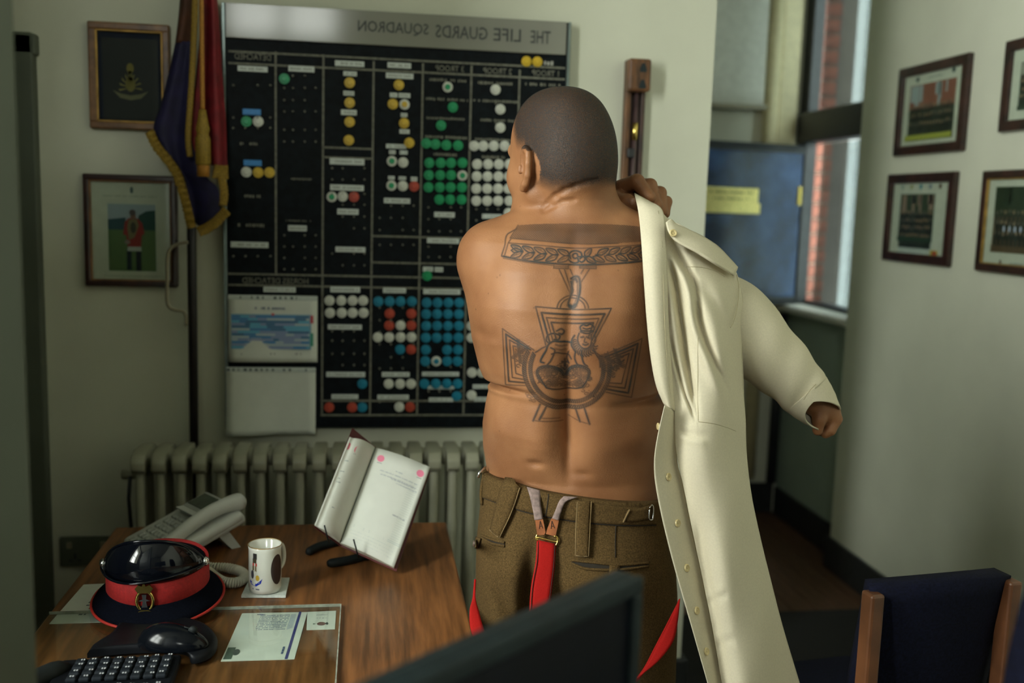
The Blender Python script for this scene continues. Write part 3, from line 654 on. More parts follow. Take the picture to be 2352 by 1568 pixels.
def rwall(name, label, tl, tr, bl, fw, pol, mount='mount_card', lip=None, W_=None, tilt=0.0):
    a, c, dd = on(*tl,0,XR), on(*tr,0,XR), on(*bl,0,XR)
    return frame_wall(name, label, (XR,a[1],a[2]), DY, W_ or abs(a[1]-c[1]), a[2]-dd[2], fw, 'frame_mahogany', mount, pol, lip, 'framed group photographs on the right wall', tilt)
cap_ = lambda x0,x1,y,h: [(p, (.25,.26,.24), 2) for p,_,_ in scribble(x0,x1,y,h,(0,0,0))]
ex1 = [(ellipse(.27,.16,.025,.03), (.03,.06,.06), 2), (ellipse(.78,.135,.025,.03), (.03,.06,.06), 2)]+cap_(.42,.64,.16,.02)+cap_(.2,.8,.90,.02)+[(r4(.16,.78,.84,.84), (.24,.28,.04), 30)]
rwall('framed_group_photo', 'group photograph in front of a red brick building, upper left on right wall', (2077,160), (2240,115), (2071,359), .036, group_photo(1,(.35,.40,.42),(.26,.09,.06),(.05,.07,.04),.22,.84,extra=ex1))
ex2 = [(ellipse(.22+.14*k,.15,.022,.03), c, 2) for k, c in enumerate([(.3,.35,.32),(.35,.33,.1),(.05,.25,.3),(.2,.25,.3),(.12,.08,.05)])]+[(r4(.22,.76,.72,.90), (.62,.66,.62), 3)]+[(p, (.36,.38,.36), 4) for j in range(4) for p,_,_ in scribble(.24,.70,.785+.028*j,.016,(0,0,0))]+[(r4(.71,.84,.82,.92), (.55,.42,.04), 4), (ellipse(.775,.87,.03,.025), (.5,.06,.04), 5)]
rwall('framed_group_photo', 'group photograph with badges above and text panel below, left of lower row', (2051,401), (2206,397), (2048,598), .036, group_photo(2,(.30,.2,.15),(.04,.06,.03),(.02,.05,.03),.23,.76,.2,.72,4,ex2))
rwall('framed_group_photo', 'dark framed photograph cut by the frame edge, upper right on right wall', (2324,96), (2352,90), (2301,305), .034, group_photo(3,(.3,.3,.25),(.05,.04,.03),(.03,.05,.03),.26,.78), W_=.44)
ex4 = [(p, (.3,.32,.3), 2) for p,_,_ in scribble(.35,.8,.90,.02,(0,0,0))]+[(ellipse(.26,.895,.014,.025), (.12,.05,.03), 2)]+[(ellipse(.28+.06*k,.57,.013,.03), (.30,.36,.42), 20) for k in range(9)]
rwall('framed_group_photo', 'dark green photograph in black frame with gilt slip, right of lower row', (2271,393), (2352,389), (2253,621), .026, group_photo(4,(.02,.04,.02),(.015,.03,.012),(.10,.06,.03),.16,.80,.14,.86,3,ex4), lip='gold_paint', W_=.46)

# drill stick in its wooden wall case
st = thing('stick_case', 'tall wooden wall case with a thick top right of the board', 'case', (.757,YB,1.2))
a = on(1438,137,1,YB-.02); c = on(1489,140,1,YB-.02); dd = on(1480,214,1,YB-.02)
x0, x1 = a[0], c[0]; zt, zb = a[2], dd[2]
obj('backboard', MB().rbox(((x0+x1)/2,YB-.008,(zt+1.15)/2-.01), (x1-x0-.010,.016,zt-1.15), .003), 'stick_dark', st)
obj('side_rail', MB().rbox((x0+.009,YB-.016,(zt+1.15)/2), (.016,.032,zt-1.15), .003), 'stick_wood', st)
obj('side_rail', MB().rbox((x1-.011,YB-.014,(zt+1.15)/2), (.012,.026,zt-1.15), .003), 'stick_dark', st)
obj('top_block', MB().rbox(((x0+x1)/2,YB-.03,(zt+zb)/2), (x1-x0,.06,zt-zb), .007), 'stick_wood', st)
for k in range(2): obj('keyhole_plate', MB().prism([(-.009,-.012),(.009,-.012),(.010,-.004),(.004,.012),(-.004,.012),(-.010,-.004)], ((x0+x1)/2+.008,YB-.0615,zt-.025-k*.045), EX, EZ, (0,.003,0)), 'bezel_teal', st)
obj('catch', MB().rbox((x0+.022,YB-.03,1.69), (.022,.018,.028), .004), 'dark_metal', st)
sr = thing('drill_stick', 'slim dark stick with a brass ferrule held in the wooden case', 'stick', ((x0+x1)/2,YB-.03,1.2))
xm = (x0+x1)/2+.001
obj('rod', MB().tube([(xm-.004,YB-.03,1.2),(xm,YB-.03,zb+.003)], .0065, 12), 'stick_rod', sr, True)
zf = on(1456,302,1,YB-.03)[2]
obj('ferrule', MB().tube([(xm-.002,YB-.03,zf-.024),(xm-.001,YB-.03,zf+.024)], .0085, 14), 'brass', sr, True)

# bent conduit on the wall behind the flag pole
pp = [on(x, y, 1, YB-.06) for x, y in ((432,556),(410,560),(392,570),(385,590),(384,640),(384,690),(390,706),(404,712),(418,714),(426,722),(428,748))]
tag(obj('bent_conduit', MB().tube(spline(pp, 40), .0048, 8), 'conduit', smooth=True), 'thin bent beige tube beside the flag pole', 'tube')

# ------------------------------------------------------------------ flag on a pole
YFg = 2.805
ft = thing('flag', 'furled navy and red flag with gold fringe on a black pole', 'flag', (on(446,1100,1,YFg)[0],YFg,0))
top = on(433,-40,1,YFg); bot = on(446,1030,1,YFg); dirp = (bot-top)/(top[2]-bot[2])
pz = lambda z: top+dirp*(top[2]-z)
obj('pole', MB().tube([pz(.03), pz(2.6)], .0125, 14), 'pole_black', ft, True)
obj('base', MB().lathe([(0,0),(.04,0),(.04,.015),(.03,.03),(.022,.05),(.02,.09),(0,.09)], pz(0)*np.array((1,1,0)), 28), 'pole_black', ft, True)
def fgrid(ctrl, n, m, folds, amp, ph):
    """control rows of (px, py) across the cloth; depth follows the folds"""
    G = spline_grid(np.array(ctrl, float), n, m); out = np.zeros((n,m,3))
    for i in range(n):
        for j in range(m):
            v, u = i/(n-1), j/(m-1)
            out[i,j] = on(G[i,j,0], G[i,j,1], 1, YFg-.035-amp*(.4+.6*v)*math.sin(folds*math.pi*u+ph+v*1.3)-.02*math.sin(math.pi*u))
    return out
def cloth(name, G, m, th=.0025, parent=None):
    o = obj(name, MB().grid(G), m, parent, True); sd = o.modifiers.new('thick', 'SOLIDIFY'); sd.thickness = th; sd.offset = 0; return o
navy = fgrid([[(404,95),(418,95),(430,95),(438,95)],[(390,160),(408,160),(424,160),(436,160)],[(370,240),(392,245),(416,248),(434,250)],[(353,300),(384,310),(412,318),(440,325)],[(385,352),(404,372),(424,385),(470,400)],[(418,398),(430,420),(448,430),(500,432)],[(430,450),(444,470),(460,480),(504,474)],[(442,500),(450,510),(462,518),(508,492)]], 60, 24, 2.2, .022, .3)
cloth('navy_cloth', navy, 'flag_navy', parent=ft)
cloth('dark_cloth', fgrid([[(416,-30),(432,-30),(446,-30)],[(412,30),(428,30),(444,30)],[(404,98),(422,98),(440,98)]], 20, 10, 1.4, .015, .2)+np.array((0,-.004,0)), 'flag_dark', parent=ft)
red = fgrid([[(462,-30),(474,-30),(486,-30),(496,-30)],[(460,60),(476,60),(490,60),(503,60)],[(452,160),(474,165),(494,170),(510,170)],[(442,260),(470,270),(500,275),(518,275)],[(438,340),(470,350),(505,360),(521,362)],[(444,372),(476,378),(508,380),(522,380)]], 50, 24, 3.0, .018, 1.1)
cloth('red_cloth', red, 'flag_red', parent=ft)
def fringe(px, parent, w0=.0, wd=20):
    """gold fringe hanging from the cloth edge given in pixels, thread by thread joined into one part"""
    Q = spline(px, 150); out = []; b = MB()
    for k, (x, y) in enumerate(Q):
        t = Q[min(k+1,149)]-Q[max(k-1,0)]; t /= np.linalg.norm(t)+1e-9; nx, ny = -t[1], t[0]
        p0 = on(x, y, 1, YFg-.075+.006*math.sin(k*.7)); p1 = on(x+nx*wd*.5+RNG.normal(0,.5), y+ny*wd*.5+RNG.normal(0,.5), 1, YFg-.078); p2 = on(x+nx*wd+RNG.normal(0,1.0), y+ny*wd+RNG.normal(0,.8), 1, YFg-.074)
        b.tube([p0,p1,p2], .0021, 5, cap=False)
    return obj('fringe', b, 'flag_gold', parent, True)
fringe([(353,298),(368,330),(392,360),(414,392),(428,430),(438,470),(450,518)], ft, wd=-20) if False else fringe([(450,520),(438,470),(428,430),(414,392),(392,360),(368,330),(353,298)], ft, wd=-20)
fringe([(510,478),(490,500),(468,516),(450,524)], ft, wd=-24) if False else fringe([(452,522),(470,514),(490,500),(512,476)], ft, wd=22)
fringe([(494,378),(508,380),(522,380)], ft, wd=30)
fringe([(500,405),(506,440),(504,470)], ft, wd=-16)
seam = [on(x, y, 1, YFg-.085) for x, y in ((449,-30),(446,60),(441,170),(435,260),(432,320),(436,360))]
obj('gold_border', MB().tube(spline(seam, 60), .008, 8, flat=.5), 'flag_gold', ft, True)
cdp = [on(x, y, 1, YFg-.10) for x, y in ((462,-30),(463,60),(464,150),(465,250))]
obj('cord', MB().tube(spline(cdp, 50), .0058, 8), 'cord_gold', ft, True)
tt = on(465,250,1,YFg-.10)
tas = obj('tassel', MB().lathe([(0,.0),(.009,-.002),(.013,-.03),(.018,-.052),(.0155,-.06),(.0155,-.066),(.019,-.075),(.0195,-.14),(.017,-.143),(0,-.143)], tt, 20), 'flag_gold', ft, True)
obj('tassel_skirt', MB().lathe([(.010,-.12),(.016,-.145),(.016,-.172),(0,-.172)], tt, 16), 'cord_gold', tas, True)
# ------------------------------------------------------------------ desk
ZD = .74; DKX0, DKX1, DKY0, DKY1 = -.59, .202, .50, 2.412
dk = thing('desk', 'worn brown wooden desk in front of the radiator', 'desk', ((DKX0+DKX1)/2, (DKY0+DKY1)/2, 0))
obj('desktop', MB().rbox(((DKX0+DKX1)/2,(DKY0+DKY1)/2,ZD-.014), (DKX1-DKX0,DKY1-DKY0,.028), .004), 'desk_wood', dk)
obj('edge_band', MB().rbox((DKX1-.006,(DKY0+DKY1)/2,ZD-.034), (.018,DKY1-DKY0-.02,.014), .003), 'desk_edge', dk)
for yy in (DKY0+.25, DKY1-.25):
    obj('pedestal', MB().rbox(((DKX0+DKX1)/2,yy,.36), (DKX1-DKX0-.10,.42,.67), .006), 'desk_edge', dk)
    for k in range(3):
        dw = obj('drawer', MB().rbox((DKX1-.045,yy,.57-k*.21), (.022,.38,.18), .004), 'desk_edge', dk)
        obj('handle', MB().tube([(DKX1-.034,yy-.05,.57-k*.21),(DKX1-.02,yy-.04,.57-k*.21),(DKX1-.02,yy+.04,.57-k*.21),(DKX1-.034,yy+.05,.57-k*.21)], .004, 8), 'dark_metal', dw, True)
obj('modesty_panel', MB().box((DKX0+.06,(DKY0+DKY1)/2,.42), (.018,DKY1-DKY0-.6,.55)), 'desk_edge', dk)

def flatquad(name, label, cat, pxs, z, th, m, pols=None, r=.0005, group=None):
    """sheet lying on the desk; corners TL, TR, BR, BL as pixels on the plane z"""
    c = [on(x, y, 2, z) for x, y in pxs]; t = thing(name, label, cat, sum(c)/4*np.array((1,1,0))+np.array((0,0,z-th)), group)
    b = MB(); lo = [q-np.array((0,0,th)) for q in c]
    b.add(c+lo, [(0,1,2,3),(7,6,5,4),(0,4,5,1),(1,5,6,2),(2,6,7,3),(3,7,4,0)])
    obj('sheet', b, m, t)
    if pols:
        o, ex, ey = c[3], c[2]-c[3], c[0]-c[3]
        ink_mesh('print', pols, o+np.array((0,0,.0003)), ex, ey, (0,0,1), 'print', t)
    return t
blk = (.16,.18,.2)
# paper under the cap
pol = []
for k in range(9): pol += scribble(.15,.88,.80-k*.075,.045,(.12,.14,.15) if k % 3 else (.4,.06,.06),0)
pol += [(rect(.60,.28,.70,.74),(.38,.05,.05),1),(rect(.78,.5,.84,.8),(.4,.08,.08),1),(rect(.22,.24,.28,.40),(.35,.05,.05),1)]
flatquad('paper_sheet', 'white typed sheet with red marks lying under the cap', 'paper', [(192,1342),(520,1326),(452,1421),(113,1432)], ZD+.0015, .0012, 'paper', pol)
# sheets under the glass
pol = [(rect(.865,0,.905,1),(.05,.05,.20),0), (rect(.02,.03,.13,.26),(.09,.13,.10),0), (ellipse(.16,.16,.05,.06),(.08,.10,.09),1)]
for k in range(10): pol += scribble(.30,.74,.93-k*.035,.02,(.16,.22,.34),0)
pol += [(p[:0]+[(x,y) for x,y in p],c,l) for p,c,l in scribble(.24,.36,.955,.03,(.1,.15,.3),1)]
for k in range(3): pol.append((rect(.79,.10+.05*k,.82,.145+.05*k),(.06,.10,.2),1))
for k in range(4): pol += [(rect(.76+.02*k,.60+.01*k,.775+.02*k,.95),(.5,.55,.6),0)]
flatquad('letter_sheet', 'white letter with a blue stripe under the glass sheet', 'paper', [(556,1408),(706,1405),(676,1513),(507,1518)], ZD+.001, .0008, 'paper', pol)
pol = [(ellipse(.52,.30,.16,.10),(.14,.06,.05),0), ([(.36,.30),(.22,.33),(.22,.27)],(.05,.09,.06),0), (ellipse(.72,.30,.05,.07),(.08,.10,.09),1)]+scribble(.35,.7,.62,.06,(.4,.42,.42),0)+scribble(.30,.75,.8,.05,(.4,.42,.42),0)
flatquad('small_card', 'small white card with a brown emblem beside the letter', 'card', [(706,1405),(772,1402),(769,1444),(704,1446)], ZD+.001, .0008, 'paper', pol)
# glass sheet
c = [on(x, y, 2, ZD+.0055) for x, y in ((112,1408),(783,1388))]
gx0, gx1, gy1, gy0 = c[0][0]-.0, c[1][0], c[1][1], 1.02
gl = tag(obj('glass_sheet', MB().rbox(((gx0+gx1)/2,(gy0+gy1)/2,ZD+.0045), (gx1-gx0,gy1-gy0,.005), .0012, seg=1), 'glass'), 'clear glass sheet lying on the near half of the desk', 'glass sheet')
for c_, s_ in (((gx0+gx1)/2,gy1,ZD+.0045),(gx1-gx0,.0022,.0052)), ((gx1,(gy0+gy1)/2,ZD+.0045),(.0022,gy1-gy0,.0052)): obj('highlight_strip', MB().box(c_, s_), 'edge_highlight', gl)  # pale strips that paint a highlight along the glass edges
# ------------------------------------------------------------------ telephone
tp = thing('telephone', 'pale grey desk telephone with raised handset and coiled cord', 'telephone', (-.36,2.23,ZD))
o0 = on(360,1290,2,ZD+.01); o1 = on(553,1254,2,ZD)
ex = np.array((o1-o0)*np.array((1,1,0))); LN = .215; ex /= np.linalg.norm(ex); ey = np.array((-ex[1],ex[0],0)); ti = math.radians(19)
tx = ex*math.cos(ti)+np.array((0,0,math.sin(ti))); tn = np.cross(tx, ey); RT = np.stack([tx, ey, tn], 1)
O = np.array(on(352,1290,2,ZD+.014))
def T(x, y, z): return O+tx*x+ey*y+tn*z
obj('body', MB().rbox(T(.105,.055,.0), (.21,.19,.026), .010, RT, 3), 'phone_grey', tp, 'auto')
obj('screen_hood', MB().rbox(T(.175,.085,.018), (.07,.085,.016), .006, RT), 'phone_key', tp)
obj('screen', MB().rbox(T(.178,.085,.0265), (.045,.065,.003), .001, RT), 'phone_lcd', tp)
km = None
for i in range(6):
    for j in range(5):
        if km is None: o = obj('phone_key', MB().rbox((0,0,0), (.015,.012,.006), .002, RT, 1), 'phone_key', tp); km = o.data; o.location = T(.012+i*.021,.05+j*.0165,.0145)
        else: o = link('phone_key', km, None, tp); o.location = T(.012+i*.021,.05+j*.0165,.0145)
lg = np.array(on(553,1256,2,ZD)); 
obj('stand_leg', MB().prism([(0,0),(.022,0),(-.035,.085),(-.075,.085)], lg+ey*.0-ex*.022, ex, np.array((0,0,1.)), ey*.12), 'phone_grey', tp)
hs = spline([T(-.004,-.022,.014),T(.03,-.022,.028),T(.09,-.022,.042),T(.15,-.022,.046),T(.20,-.022,.038),T(.222,-.022,.024)], 30)
hr = np.interp(np.linspace(0,1,30), [0,.12,.3,.7,.88,1], [.010,.017,.0135,.0145,.019,.012])
obj('handset', MB().tube(hs, hr, 16, flat=1.15), 'phone_grey', tp, True)
obj('cradle', MB().rbox(T(.105,-.022,.010), (.20,.05,.024), .010, RT, 3), 'phone_grey', tp, 'auto')
# coiled cord: helix along a loop on the desk
loop = spline([on(x, y, 2, ZD+.012) for x, y in ((420,1262),(450,1290),(480,1302),(520,1304),(552,1312),(562,1325),(545,1337),(515,1336),(490,1322),(476,1312),(440,1312))], 60)
cl = []; nT = 64
fine = spline(loop, nT*10)
for k in range(len(fine)):
    t = fine[min(k+1,len(fine)-1)]-fine[max(k-1,0)]; t /= np.linalg.norm(t)+1e-9; s_ = np.cross(t, (0,0,1.)); s_ /= np.linalg.norm(s_)+1e-9; a = 2*math.pi*k/10
    cl.append(fine[k]+.0085*(math.cos(a)*s_+math.sin(a)*np.array((0,0,1.))))
obj('coiled_cord', MB().tube(cl, .0027, 6), 'phone_cord', tp, True)
obj('cord_core', MB().tube(loop, .0062, 8), 'phone_cord', tp, True)

# ------------------------------------------------------------------ peaked cap, upside down
cc = np.array(on(366,1388,2,ZD+.004)); cc[2] = 0
cp = thing('peaked_cap', 'black peaked cap with red band and gilt badge lying upside down', 'cap', (cc[0],cc[1],ZD+.002))
tilt = math.radians(4)
RC = np.array([[1,0,0],[0,math.cos(tilt),-math.sin(tilt)],[0,math.sin(tilt),math.cos(tilt)]]); ZB = ZD+.0076
def CP(p): return np.array((cc[0],cc[1],ZB))+RC @ np.array(p)
def cl_(mb): mb.v = [tuple(CP(q)) for q in mb.v]; return mb
cr = MB().lathe([(0,0),(.085,.0),(.112,.006),(.119,.017),(.114,.026),(.10,.036),(.094,.046)], n=56); cr.v = [(x*1.0, y*1.12, z) for x,y,z in cr.v]; obj('crown', cl_(cr), 'cap_cloth', cp, True)
pip = [(.1205*math.cos(a), .1205*1.12*math.sin(a), .016) for a in np.linspace(0,2*math.pi,73)[:-1]]; pm_ = MB().tube(pip, .0026, 8, closed=True); obj('crown_piping', cl_(pm_), 'cap_piping', cp, True)
bd = MB().lathe([(.092,.040),(.0945,.043),(.0935,.088),(.091,.091),(.0885,.088),(.0885,.050)], n=56); bd.v = [(x, y*1.1, z) for x,y,z in bd.v]; obj('red_band', cl_(bd), 'cap_band', cp, True)
G = []
for i in range(14):
    v = i/13; rw = []
    for j in range(41):
        u = -1+2*j/40; a = -math.pi/2+u*1.36; h = .074*max(0,(1-abs(u)**2.3))**.75
        rad_ = .0945+.012*math.sin(v*2.2)*(1-u*u)-.030*v*v*(1-u*u); z = .088+h*v-.012*(1-v)*0
        rw.append((rad_*math.cos(a), rad_*1.1*math.sin(a), z))
    G.append(rw)
pk = MB().grid(G); o = obj('peak', cl_(pk), 'cap_patent', cp, True); sd = o.modifiers.new('thick','SOLIDIFY'); sd.thickness = .003
edge = MB().tube([np.array(q) for q in G[-1]], .0028, 8); obj('peak_rim', cl_(edge), 'cap_patent', cp, True)
lin = MB().lathe([(0,.046),(.08,.048),(.087,.052),(.087,.086)], n=40); lin.v = [(x,y*1.1,z) for x,y,z in lin.v]; obj('lining', cl_(lin), 'plastic_black', cp, True)
for s in (-1,1):
    a = -math.pi/2+s*1.30; bt = MB().lathe([(0,.008),(.006,.007),(.009,.003),(.009,0)], (.0955*math.cos(a),.105*math.sin(a),.097), 16, np.array([[math.sin(a)*-1,0,math.cos(a)],[math.cos(a),0,math.sin(a)],[0,1,0]])); obj('side_button', cl_(bt), 'chrome', cp, True)
st_ = MB().tube([(.098*math.cos(a), .108*math.sin(a), .094+.006*math.sin((a+math.pi/2)*2.3)) for a in np.linspace(-math.pi/2-1.3,-math.pi/2+1.3,40)], .0045, 8, flat=.45); obj('chin_strap', cl_(st_), 'cap_patent', cp, True)
# badge: crown on top, wreath, star and scroll
bg0 = CP((-.003,-.1055,.060)); bu = RC @ np.array((0,-.0,1.)); bx = np.array((1.,0,0)); bn = np.array((0,-1.,0))
bd_ = thing('tmp','x','x',(0,0,0)); bpy.data.objects.remove(bd_)
wr = MB().tube([bg0+bx*.0145*math.cos(a)+bu*(.020*math.sin(a)-.004) for a in np.linspace(0,2*math.pi,33)[:-1]], .0032, 6, closed=True)
bdg = obj('badge', wr, 'brass', cp, True)
obj('badge_crown', MB().prism([(-.011,0),(.011,0),(.016,.009),(.010,.016),(.003,.013),(.002,.018),(-.002,.018),(-.003,.013),(-.010,.016),(-.016,.009)], bg0+bu*.013+bn*.001, bx, bu, bn*.004), 'brass', bdg)
obj('badge_cypher', MB().prism([(-.005,-.012),(.005,-.012),(.003,0),(.011,.001),(.003,.004),(.004,.013),(-.004,.013),(-.003,.004),(-.011,.001),(-.003,0)], bg0-bu*.003+bn*.0005, bx, bu, bn*.004), 'chrome', bdg)
obj('badge_scroll', MB().prism([(-.012,.003),(-.004,-.001),(0,-.008),(.004,-.001),(.012,.003),(.006,.006),(-.006,.006)], bg0-bu*.026+bn*.001, bx, bu, bn*.004), 'brass', bdg)

# ------------------------------------------------------------------ mug on coaster
mc = np.array(on(609,1352,2,ZD+.008)); mc[2] = 0
cs = flatquad('coaster', 'square silver grey coaster under the mug', 'coaster', [(574,1326),(665,1326),(656,1367),(554,1367)], ZD+.006, .005, 'label_white')
mg = thing('mug', 'white china mug with a painted crest on the desk', 'mug', (mc[0],mc[1],ZD+.0065))
prof = [(0,.004),(.026,.004),(.0275,.0),(.031,.002),(.0325,.010),(.0325,.088),(.0335,.0955),(.0325,.0965),(.0305,.094),(.030,.012),(0,.010)]
obj('mug_body', MB().lathe([(r,z+ZD+.0065) for r,z in prof], mc, 44), 'china', mg, True)
obj('gilt_rim', MB().tube([mc+np.array((.0332*math.cos(a),.0332*math.sin(a),ZD+.103)) for a in np.linspace(0,2*math.pi,45)[:-1]], .0008, 6, closed=True), 'gold_paint', mg, True)
hd = np.array((.60,.80,0)); hp = spline([mc+hd*r+np.array((0,0,ZD+z)) for r,z in ((.031,.087),(.048,.088),(.056,.068),(.052,.045),(.031,.034))], 24)
obj('handle', MB().tube(hp, .0045, 10), 'china', mg, True)
def on_mug(name, polys, a_mid, z_mid):
    """paint on the curved side of the mug: (x along the curve, z up) in metres"""
    v=[];f=[];cols=[]
    for poly, c, lay in polys:
        P2 = np.array(poly,float); n = len(P2); dense=[]
        b0=len(v)
        for x,z in P2:
            a=a_mid+x/.0325; r=.0327+.00012*lay; v.append((mc[0]+r*math.cos(a),mc[1]+r*math.sin(a),ZD+.0065+z_mid+z))
        f.append(tuple(range(b0,b0+n))); cols.append(c)
    me=mesh(name,v,f); ca=me.color_attributes.new('ink','FLOAT_COLOR','CORNER'); data=[]
    for pl_,c in zip(me.polygons,cols): data+=[(*c,1)]*pl_.loop_total
    ca.data.foreach_set('color',np.array(data,np.float32).ravel()); link(name,me,'print_gloss',mg)
crest = [(rect(-.004,.022,.005,.034),(.03,.03,.03),1),(rect(-.005,.014,.004,.023),(.06,.05,.03),1),(rect(-.0055,.008,.005,.014),(.45,.04,.03),1),(rect(-.006,-.004,.004,.008),(.14,.11,.05),1),(ellipse(-.002,-.012,.009,.011),(.62,.62,.56),1),(ellipse(-.006,-.010,.004,.009),(.05,.05,.06),2),(ellipse(.006,-.016,.004,.006),(.5,.34,.05),2),
 ([(-.013,-.022),(-.006,-.027),(.004,-.028),(.012,-.021),(.016,-.017),(.013,-.027),(.003,-.0335),(-.007,-.032),(-.013,-.027)],(.02,.04,.38),3)]+[(rect(-.006,-.041,-.003,-.038),(.2,.2,.25),1),(rect(.002,-.041,.010,-.038),(.2,.2,.25),1)]
on_mug('crest', crest, math.radians(-122), .052)
ov = lambda x: math.sqrt(max(0,1-(x/.0151)**2))*.031
blob=[([(x,-ov(x)),(x+.001,-ov(x+.001)),(x+.001,ov(x+.001)),(x,ov(x))],(.045,.032,.03),1) for x in np.arange(-.015,.0149,.001)]
on_mug('dark_oval', blob, math.radians(-38), .050)

# ------------------------------------------------------------------ diary on a stand
ds = thing('book_stand', 'small black book stand with two rubber feet', 'stand', (-.03,2.17,ZD))
for p0, p1, p2 in (((706,1268),(735,1254),(800,1238)),((752,1294),(800,1286),(870,1268))):
    pts = spline([on(*p0,2,ZD+.010), on(*p1,2,ZD+.010), on(*p2,2,ZD+.010)+np.array((0,.0,.0))], 16)
    obj('foot', MB().tube(pts, np.interp(np.linspace(0,1,16),[0,.08,.9,1],[.006,.0098,.0098,.006]), 10), 'rubber_black', ds, True)
d0 = depth_of(on(905,1302,2,ZD+.022))
BR = P(905,1302,d0); SB = P(781,1246,d0+.012); BLc = P(722,1205,d0-.045)
TR = P(988,1072,d0+.105); ST = P(862,1028,d0+.117); TL = P(803,1003,d0+.055)
nrm = np.cross(BR-SB, ST-SB); nrm /= np.linalg.norm(nrm); nrm = nrm if nrm[1] < 0 else -nrm
obj('back_plate', MB().prism([(0,0),(1,0),(1,1),(0,1)], SB-nrm*.022+(BR-SB)*.05, (BR-SB)*.75, (ST-SB)*.6, -nrm*.004), 'rubber_black', ds)
obj('prop', MB().tube([(SB+BR)/2+np.array((0,.04,.06)), (SB+BR)/2+np.array((.0,.10,0))*1.0-np.array((0,0,((SB+BR)/2)[2]-ZD-.004))], .005, 8), 'rubber_black', ds, True)
di = thing('diary', 'open white page diary with pink stamps leaning on the book stand', 'book', (BR+BLc)/2)
nrm = np.cross(BR-SB, ST-SB); nrm /= np.linalg.norm(nrm); nrm = nrm if nrm[1] < 0 else -nrm
def page(a, b_, c, d_, bulge):
    """a spine bottom, b_ outer bottom, c outer top, d_ spine top"""
    G = []
    for i in range(10):
        v = i/9; r_ = []
        for j in range(16):
            u = j/15; r_.append((a*(1-u)+b_*u)*(1-v)+(d_*(1-u)+c*u)*v+nrm*bulge*math.sin(math.pi*min(1,u*1.15))**.8)
        G.append(r_)
    return np.array(G)
GR = page(SB, BR, TR, ST, .010); GL = page(SB, BLc, TL, ST, .016)
o = obj('right_page', MB().grid(GR), 'paper', di, True); o.modifiers.new('t','SOLIDIFY').thickness = .0006
o = obj('left_page', MB().grid(GL), 'paper', di, True); o.modifiers.new('t','SOLIDIFY').thickness = .0006
def block(G, name, th):
    b = MB(); n, m = G.shape[:2]; top_ = G-nrm*.0008; lowg = np.array([[G[i,j]*0+(G[i,0]*(1-j/(m-1))+G[i,-1]*(j/(m-1)))-nrm*th for j in range(m)] for i in range(n)])
    b.grid(top_); b.grid(lowg)
    for ring in ((top_[0],lowg[0]),(top_[-1],lowg[-1]),(top_[:,0],lowg[:,0]),(top_[:,-1],lowg[:,-1])): b.grid(np.stack(ring))
    return obj(name, b, 'page_edge', di)
block(GR, 'page_block', .012); block(GL, 'page_block', .006)
exr = (BR-SB); eyr = (ST-SB)
obj('cover', MB().prism([(-.02,-.015),(1.05,-.015),(1.05,1.02),(-.02,1.02)], SB-nrm*.014, exr, eyr, -nrm*.003).prism([(-.02,-.015),(1.02,-.015),(1.02,1.02),(-.02,1.02)], SB-nrm*.0095, BLc-SB, eyr, -nrm*.003), 'cover_maroon', di)
obj('spine_gutter', MB().tube([SB+nrm*.0015, ST+nrm*.0015], .0014, 6), 'phone_lcd', di, True)
def on_page(name, polys, G):
    n, m = G.shape[:2]; v=[];f=[];cols=[]
    def pt(x,y,l):
        i=min(max(y,0),1)*(n-1); j=min(max(x,0),1)*(m-1); i0=min(int(i),n-2); j0=min(int(j),m-2); a,b_=i-i0,j-j0
        q=(G[i0,j0]*(1-a)*(1-b_)+G[i0+1,j0]*a*(1-b_)+G[i0,j0+1]*(1-a)*b_+G[i0+1,j0+1]*a*b_); return q+nrm*(.0006+.0002*l)
    for poly,c,l in polys:
        b0=len(v); v+= [pt(x,y,l) for x,y in poly]; f.append(tuple(range(b0,b0+len(poly)))); cols.append(c)
    me=mesh(name,v,f); ca=me.color_attributes.new('ink','FLOAT_COLOR','CORNER'); data=[]
    for pl_,c in zip(me.polygons,cols): data+=[(*c,1)]*pl_.loop_total
    ca.data.foreach_set('color',np.array(data,np.float32).ravel()); return link(name,me,'print',di)
random.seed(11)
pol=[(rect(x0,y,x1,y+.0025),(.50,.56,.52),0) for y in np.arange(.22,.80,.022) for x0,x1 in ((.08,.36),(.36,.64),(.64,.93))]
pol+=[(ellipse(.16,.905,.065,.035),(.80,.22,.34),1),(ellipse(.88,.905,.065,.035),(.80,.22,.34),1),(rect(.12,.855,.21,.862),(.35,.35,.35),1),(rect(.84,.855,.93,.862),(.35,.35,.35),1)]
for y,a,b_ in ((.83,.48,.60),(.79,.22,.9),(.755,.25,.9),(.745,.45,.9),(.72,.55,.93)): pol+=[(p,(.40,.44,.46),1) for p,_,_ in scribble(a,b_,y,.013,(0,0,0))]
pol+=[(p,(.22,.25,.28),1) for p,_,_ in scribble(.68,.9,.43,.014,(0,0,0))]
for y in (.20,.185): pol+=[(rect(a,y,b_,y+.004),(.45,.52,.50),1) for a,b_ in ((.12,.32),(.40,.68),(.74,.98))]
for y in (.15,.12,.09,.06): pol+=[(p,(.55,.60,.57),1) for p,_,_ in scribble(.1,.9,y,.008,(0,0,0),dens=.6)]
on_page('right_page_writing', pol, GR)
pol=[(rect(.04,y,.95,y+.0025),(.48,.54,.50),0) for y in np.arange(.1,.85,.024)]
pol+=[(ellipse(.55,.88,.10,.04),(.75,.2,.26),1),(ellipse(.93,.90,.08,.05),(.75,.2,.26),1)]
